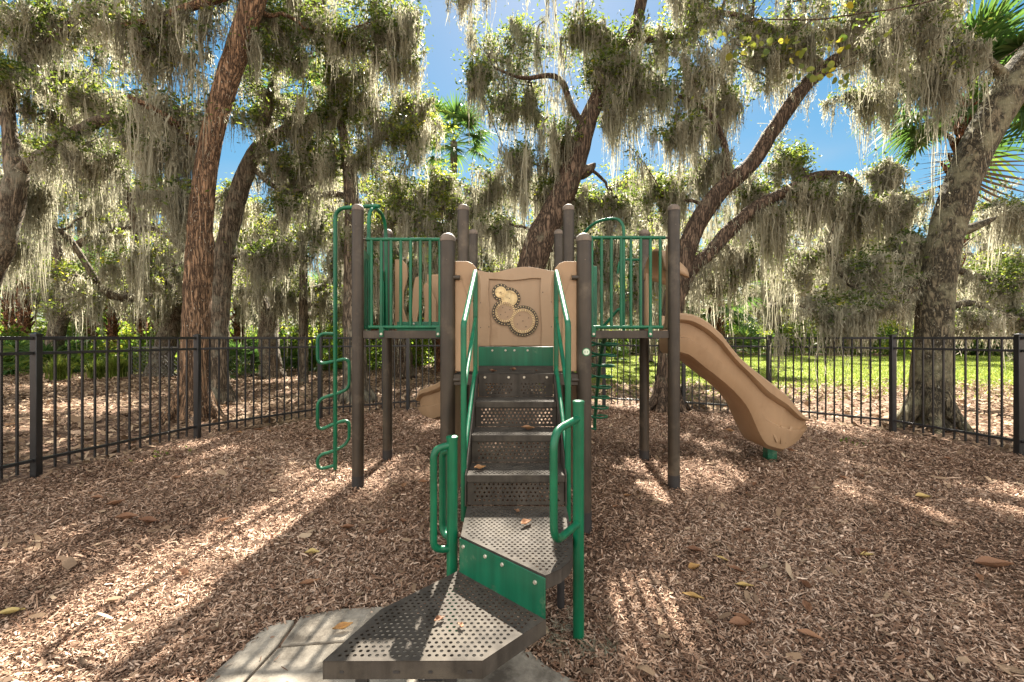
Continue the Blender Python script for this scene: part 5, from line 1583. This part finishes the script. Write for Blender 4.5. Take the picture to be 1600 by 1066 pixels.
# chain-link fence in the left background
CF = empty("chain_link_fence", (-10.0, 15.0, 0)); tag(CF, "low grey chain-link fence behind the reddish leaning oak", "fence")
A = gnd(205, 591); B = gnd(392, 589); A.z = B.z = 0
d = (B - A); Ln = d.length; d.normalize()
b = MB(); hgt = .95; sp = .13
k = -hgt
while k < Ln:
    for s_ in (0, 1):
        t0, t1 = max(k, 0), min(k + hgt, Ln)
        if t1 - t0 > .03:
            z0, z1 = t0 - k, t1 - k
            if s_: z0, z1 = hgt - z0, hgt - z1
            b.bar(A + d * t0 + Vector((0, .004 * s_, z0 + .03)), A + d * t1 + Vector((0, .004 * s_, z1 + .03)), .0045, .0045)
    k += sp
M['galv'] = principled("galvanised_wire", (.16, .16, .155), .5, .15, metal=.3)
b.build("wire_mesh", M['galv'], CF, smooth=False)
for t in (0, .33, .66, 1):
    b = MB(); p = A + d * (Ln * t); b.tube([p + Vector((0, .02, -.05)), p + Vector((0, .02, 1.02))], .03, 10); b.build("fence_post", M['fence'], CF)
b = MB(); b.tube([A + Vector((0, .02, .99)), B + Vector((0, .02, .99))], .018, 8); b.build("rail", M['galv'], CF)

# low timber edging / rail at the far side of the left clearing and by the lawn
M['wood'] = principled("weathered_timber", (.34, .24, .16), .8, .2, 9)
for (pa, pb, hz, lb) in ((gnd(618, 572), gnd(690, 571), .28, "weathered low timber rail seen through the fence under the left deck"), (gnd(1160, 553), gnd(1205, 553), .45, "low reddish timber rail at the far lawn edge behind the slide")):
    rt = empty("timber_rail", (pa.x, pa.y, 0)); tag(rt, lb, "rail")
    b = MB(); b.bar(Vector((pa.x, pa.y, hz)), Vector((pb.x, pb.y, hz)), .06, .16); b.build("rail_board", M['wood'], rt, bevel=.01)
    for t in (.03, .5, .97):
        b = MB(); q = pa.lerp(pb, t); b.box(q.x - .06, q.x + .06, q.y + .032, q.y + .14, -.05, hz + .12); b.build("post", M['wood'], rt, bevel=.01)

# ------------------------------------------------------------------ vine with yellowing leaves, reaching in from the upper right
VN = empty("grape_vine", at(1440, -20, 4.9)); tag(VN, "twining vine with round yellow-green leaves hanging from the oak limbs at upper right", "vine")
v = Veg(120)
v.limb(PX([(1700, -60, .012, 5.2), (1560, -30, .011, 5), (1440, 5, .01, 4.9), (1350, 20, .009, 4.9), (1270, 31, .008, 4.9), (1210, 30, .007, 4.9), (1160, 33, .005, 4.9)], 4.9), 40, 6, .02, .6)
v.limb(PX([(1270, 31, .006), (1235, 55, .005), (1190, 75, .004), (1150, 70, .003)], 4.9), 18, 5, .02, .8)
v.limb(PX([(1440, 5, .007), (1400, 45, .006), (1340, 95, .005), (1280, 120, .004), (1240, 140, .003)], 4.9), 26, 5, .02, .8)
v.limb(PX([(1700, 20, .008, 5), (1600, 70, .007), (1540, 110, .006), (1500, 140, .005)], 5), 20, 5, .02, .8)
link("stem", v.wood("stem"), M['bark_dark'], VN)
r = np.random.default_rng(121)
spots = [(1165, 62), (1172, 75), (1180, 92), (1186, 68), (1163, 78), (1243, 62), (1232, 65), (1258, 78), (1245, 95), (1254, 108), (1240, 128), (1248, 118), (1262, 116), (1290, 70), (1313, 57), (1330, 12), (1362, 62), (1387, 52), (1343, 72), (1310, 133), (1298, 110), (1276, 124), (1285, 115), (1292, 118), (1300, 108), (1330, 120), (1306, 130), (1098, 45), (1110, 62), (1145, 85), (1128, 55), (1196, 80), (1215, 66), (1320, 72), (1384, 4), (1165, 60), (1178, 64), (1198, 66)]
ctr = []; 
for (x, y) in spots:
    for _ in range(2): ctr.append(at(x + r.normal(0, 5), y + r.normal(0, 5), 4.9 + r.normal(0, .08)))
ctr = np.array([tuple(c) for c in ctr]); N_ = len(ctr)
u = r.normal(0, 1, (N_, 3)); u[:, 2] -= .8; u /= np.linalg.norm(u, axis=1)[:, None]
w = r.normal(0, 1, (N_, 3)); w[:, 1] *= .3; w -= u * (w * u).sum(1)[:, None]; w /= np.linalg.norm(w, axis=1)[:, None]
nn = np.cross(u, w); a = np.linspace(0, 2 * np.pi, 12, endpoint=False)
rad = .037 * (1 - .22 * np.exp(-((np.abs(a - np.pi)) / .5) ** 2) + .04 * np.cos(5 * a)); rs = r.uniform(.65, 1.2, N_)[:, None]
V = (ctr[:, None] + u[:, None] * (np.cos(a) * rad * rs)[..., None] + w[:, None] * (np.sin(a) * rad * rs)[..., None] + nn[:, None] * (np.abs(np.sin(a)) * .016 * rs)[..., None]).reshape(-1, 3)
lm = mesh_np("leaves", V, np.arange(N_ * 12).reshape(-1, 12), np.repeat(np.clip(r.normal(.42, .22, N_), 0, 1), 12))
link("leaves", lm, M['vine_leaf'], VN)

# ------------------------------------------------------------------ mulch, leaf litter, grass
enc = [(-4.75, -.5)] + [(x, y) for x, y in fpts] + [(5.75, -.5)]
def chips(name, P, L_, W_, r, tilt, mt, zmax, tint):
    N = len(P)
    a = r.uniform(0, 2 * np.pi, N); el = r.normal(0, tilt, N); ro = r.normal(0, tilt * 1.4, N)
    u = np.stack([np.cos(a) * np.cos(el), np.sin(a) * np.cos(el), np.sin(el)], -1)
    s = np.stack([-np.sin(a), np.cos(a), 0 * a], -1); nn = np.cross(u, s)
    w = s * np.cos(ro)[:, None] + nn * np.sin(ro)[:, None]; n2 = np.cross(u, w)
    c = np.c_[P, .002 + r.uniform(0, zmax, N) ** 1.0 + np.abs(u[:, 2]) * L_ * .45 + np.abs(w[:, 2]) * W_ * .45]
    t1 = r.uniform(.35, 1, N)[:, None]; t2 = r.uniform(.35, 1, N)[:, None]; bend = r.normal(0, .1, N)[:, None] * L_[:, None]
    Lh = L_[:, None] / 2; Wh = W_[:, None] / 2
    V = np.stack([c - u * Lh - w * Wh * t1, c - u * Lh + w * Wh * t1 * .8, c - w * Wh + n2 * bend, c + w * Wh + n2 * bend, c + u * Lh - w * Wh * t2 * .7, c + u * Lh + w * Wh * t2], 1).reshape(-1, 3)
    q = np.arange(N)[:, None] * 6
    Fq = np.concatenate([q + [0, 2, 3, 1], q + [2, 4, 5, 3]])
    return link(name, mesh_np(name, V, Fq, np.repeat(np.clip(tint, 0, 1), 6)), mt)


r = np.random.default_rng(130)
Ps = []; Ls = []; Ws = []
for (y0, y1, dens, sc) in ((1.0, 2.6, 19000, .76), (2.6, 4.2, 10500, .9), (4.2, 6.4, 5600, 1.15), (6.4, 8.8, 3000, 1.4)):
    x0, x1 = -1.2 * y1 - .4, 1.2 * y1 + .4; x0 = max(x0, -5); x1 = min(x1, 6)
    n = int((x1 - x0) * (y1 - y0) * dens)
    p = np.stack([r.uniform(x0, x1, n), r.uniform(y0, y1, n)], -1)
    k = in_poly(p[:, 0], p[:, 1], enc)
    on = in_poly(p[:, 0] + r.normal(0, .02, n), p[:, 1] + r.normal(0, .02, n), pad_poly)
    k &= (~on) | (r.random(n) < .004)
    p = p[k]; n = len(p)
    L1 = r.lognormal(math.log(.024), .45, n) * sc; Ps.append(p); Ls.append(L1); Ws.append(np.minimum(L1 * .6, r.lognormal(math.log(.0065), .4, n) * sc))
Ps = np.concatenate(Ps); Ls = np.concatenate(Ls); Ws = np.concatenate(Ws); n = len(Ps)
patch = .10 * np.sin(Ps[:, 0] * 2.3 + 1) * np.sin(Ps[:, 1] * 1.7) + .05 * np.sin(Ps[:, 0] * 7.1) * np.cos(Ps[:, 1] * 6.3)
o = chips("wood_mulch", Ps, Ls, Ws, r, .28, M['chip'], .016, r.beta(1.35, 1.6, n) + patch); tag(o, kind="stuff")
# curled dry leaves mixed through the mulch and the litter outside
n = 5200; p = np.stack([r.uniform(-5, 5.8, n), r.uniform(1.6, 8.7, n)], -1); k = in_poly(p[:, 0], p[:, 1], enc) & ~in_poly(p[:, 0], p[:, 1], pad_poly); p = p[k]; n = len(p)
L1 = r.lognormal(math.log(.042), .35, n); o = chips("mulch_leaf_litter", p, L1, L1 * r.uniform(.3, .5, n), r, .3, M['litter'], .022, r.beta(1.5, 2.2, n)); tag(o, kind="stuff")
n = 110000; p = np.stack([r.uniform(-22, 17, n), r.uniform(4.0, 21, n)], -1)
k = ~in_poly(p[:, 0], p[:, 1], enc) & (np.abs(p[:, 0]) < 1.25 * p[:, 1] + 1) & (r.random(n) < np.clip(1.3 - np.where(p[:, 0] > 1.5, (p[:, 1] - 9.5) / 4, (p[:, 1] - 8) / 18), 0, 1))
p = p[k]; n = len(p)
L1 = r.lognormal(math.log(.07), .35, n); o = chips("leaf_litter", p, L1, L1 * r.uniform(.3, .55, n), r, .3, M['litter'], .02, r.beta(1.7, 1.9, n)); tag(o, kind="stuff")

# lawn blades, thinning out towards the leaf litter
n = 150000; t_ = r.uniform(0, 1, n)
p = np.stack([r.uniform(.6, 34, n), 9.4 + 23.3 * t_ ** 1.5], -1)
k = (np.abs(p[:, 0]) < 1.2 * p[:, 1] + 1) & (in_poly(p[:, 0], p[:, 1], lp) | (r.random(n) < .42 * np.clip((p[:, 1] - 9.2) / 3, 0, 1)))
p = p[k]
pl = np.stack([r.uniform(-26, -10, 16000), r.uniform(15.6, 22, 16000)], -1)
pl = pl[in_poly(pl[:, 0], pl[:, 1], lp2) | (r.random(16000) < .12)]
p = np.concatenate([p, pl]); n = len(p)
a = r.uniform(0, 6.283, n); hh = r.uniform(.03, .085, n); w = r.uniform(.008, .02, n); s = np.stack([np.cos(a), np.sin(a), 0 * a], -1); ln = r.normal(0, .03, (n, 2))
b0_ = np.c_[p, np.zeros(n)]
V = np.stack([b0_ - s * w[:, None], b0_ + s * w[:, None], b0_ + np.c_[ln, hh]], 1).reshape(-1, 3)
o = link("grass", mesh_np("grass", V, np.arange(n * 3).reshape(-1, 3), np.repeat(np.clip(r.normal(.6, .18, n), 0, 1), 3)), M['grass']); tag(o, kind="stuff")

# ------------------------------------------------------------------ single fallen leaves one can point to
def leaf_thing(px, py, ln, rot, tone, z, label, group=None, wd=.42, curl=.25):
    """a curled dead leaf with a midrib fold"""
    q = gnd(px, py, z) if not isinstance(px, Vector) else px
    K = 9; V = []; Fc = []; T = []
    for i in range(K):
        t = i / (K - 1); wdt = ln * wd * .5 * math.sin(math.pi * min(1, t * .96 + .03)) ** .8
        zz = curl * ln * ((t - .5) ** 2 * 1.1) + .004
        for j, sgn in enumerate((-1, -.5, 0, .5, 1)):
            V.append(((t - .5) * ln, sgn * wdt, zz + abs(sgn) * wdt * (.55 + curl) + .003 * math.sin(9 * t + sgn * 4))); T.append(np.clip(tone + .05 * math.sin(7 * t + 3 * sgn) - (.12 if sgn == 0 else 0), 0, 1))
    for i in range(K - 1):
        for j in range(4): n0 = i * 5 + j; Fc.append((n0, n0 + 1, n0 + 6, n0 + 5))
    o = link("fallen_leaf", mesh_np("fallen_leaf", np.array(V), np.array(Fc), np.array(T), smooth=True), M['dryleaf'])
    o.location = q; o.rotation_euler = (.1 * math.sin(px * 1.7 if not isinstance(px, Vector) else 1), .08 * math.cos(py * 1.3), rot)
    tag(o, label, "leaf", group); return o


leaf_thing(487, 866, .085, .2, .95, .018, "pale yellow leaf on the mulch left of the green grab posts", wd=.6)
leaf_thing(1083, 934, .10, -.5, .72, .018, "long orange leaf on the mulch right of the right grab post", wd=.32)
leaf_thing(536, 984, .085, .4, .55, .018, "curled orange-brown leaf on the concrete at the bottom step's edge", wd=.4, curl=.6)
leaf_thing(14, 960, .12, .3, .98, .02, "pale yellow leaf on the mulch at the left edge", wd=.35)
leaf_thing(1443, 778, .14, .1, .9, .02, "broad pale yellow leaf on the mulch below the right fence", wd=.45)
leaf_thing(1355, 869, .085, .1, .98, .02, "small yellow leaf lying on a dark curled leaf on the mulch", wd=.4)
leaf_thing(1345, 866, .12, .9, .05, .014, "dark curled leaf under the small yellow leaf on the mulch", wd=.5)
leaf_thing(1163, 917, .09, -.2, .85, .02, "tan-yellow leaf on the mulch beyond the long orange leaf", wd=.35)
leaf_thing(1085, 890, .09, .5, .62, .02, "orange-brown curled leaf nearest behind the long orange leaf", wd=.5, curl=.5)
leaf_thing(1128, 874, .07, -.8, .9, .02, "thin yellowish leaf between the orange leaves and the slide", wd=.25)
leaf_thing(197, 812, .13, .5, .2, .02, "reddish brown leaf on the mulch near the left fence", wd=.5, curl=.5)
leaf_thing(1555, 888, .2, -.1, .25, .02, "large grey-brown crumpled leaf at the right edge of the mulch", wd=.45, curl=.4)
leaf_thing(1265, 995, .10, -.6, .35, .02, "brown leaf on the near mulch at lower right", wd=.35)
lands = [(Vector((.045, 2.08, LZ + .006)), .075, .9, .35, "curled brown leaf on the perforated landing"), (Vector((.005, 2.22, LZ + .006)), .05, 2.0, .25, "small upright brown leaf at the back of the landing"),
         (Vector((-.16, 3.18, DZ + .004)), .055, .2, .12, "dark red-brown leaf on the lower deck's left corner"), (Vector((-.02, 3.30, DZ + .004)), .075, -.9, .2, "brown leaf in the middle of the lower deck"), (Vector((.14, 3.2, DZ + .004)), .045, 1.5, .25, "brown leaf at the right of the lower deck"),
         (Vector((.07, 2.70, .755 + .006)), .08, .1, .4, "tan leaf on the right half of the third stair tread"), (Vector((-.19, 2.42, .603 + .006)), .07, .6, .45, "tan leaf on the left end of the lowest stair tread"),
         (Vector((-.27, 1.62, BZ + .005)), .045, .8, .1, "small red-brown leaf in the sunlit part of the bottom step"), (Vector((-.19, 1.585, BZ + .005)), .035, 2.2, .3, "small orange leaf in the middle of the bottom step")]
for q, ln, ro, tone, lb in lands: leaf_thing(q, 0, ln, ro, tone, 0, lb, curl=.5)
rl = random.Random(9)
k = 0
while k < 44:
    x, y = rl.uniform(-3.8, 4.6), rl.uniform(2.0, 6.4)
    if abs(x) > 1.1 * y or (abs(x) < .75 and y < 5) or not in_poly(np.array([x]), np.array([y]), enc)[0] or in_poly(np.array([x]), np.array([y]), pad_poly)[0]: continue
    right = x > 0
    leaf_thing(Vector((x, y, .018)), 0, rl.uniform(.06, .13), rl.uniform(0, 6.3), rl.uniform(0, .45), 0,
               "dull brown fallen leaf on the mulch %s the stairs" % ("right of" if right else "left of"), "dull brown leaves scattered %s the stairs" % ("right of" if right else "left of"), wd=rl.uniform(.3, .5), curl=rl.uniform(.2, .6)); k += 1
# green sprouts by the fence, moss tuft by the right grab post
for x, y, lb in ((gnd(262, 712).x, gnd(262, 712).y, "tiny green weed sprout by the left fence"), (gnd(1322, 690).x, gnd(1322, 690).y - .1, "tiny green weed sprout by the right fence")):
    o = link("weed_sprout", tuft_mesh("weed", int(abs(x) * 10), 14, .06, 1.0)); o.location = (x, y, 0); tag(o, lb, "weed")
A_ = np.array([(.26 + r.normal(0, .07), 1.93 + r.normal(0, .10), r.uniform(.015, .03), .035, .03, 7) for _ in range(13)])
o = link("fallen_moss", moss_mesh("fallen_moss", A_, r, .35), M['moss']); tag(o, "grey tuft of fallen Spanish moss at the foot of the right grab post", "moss")
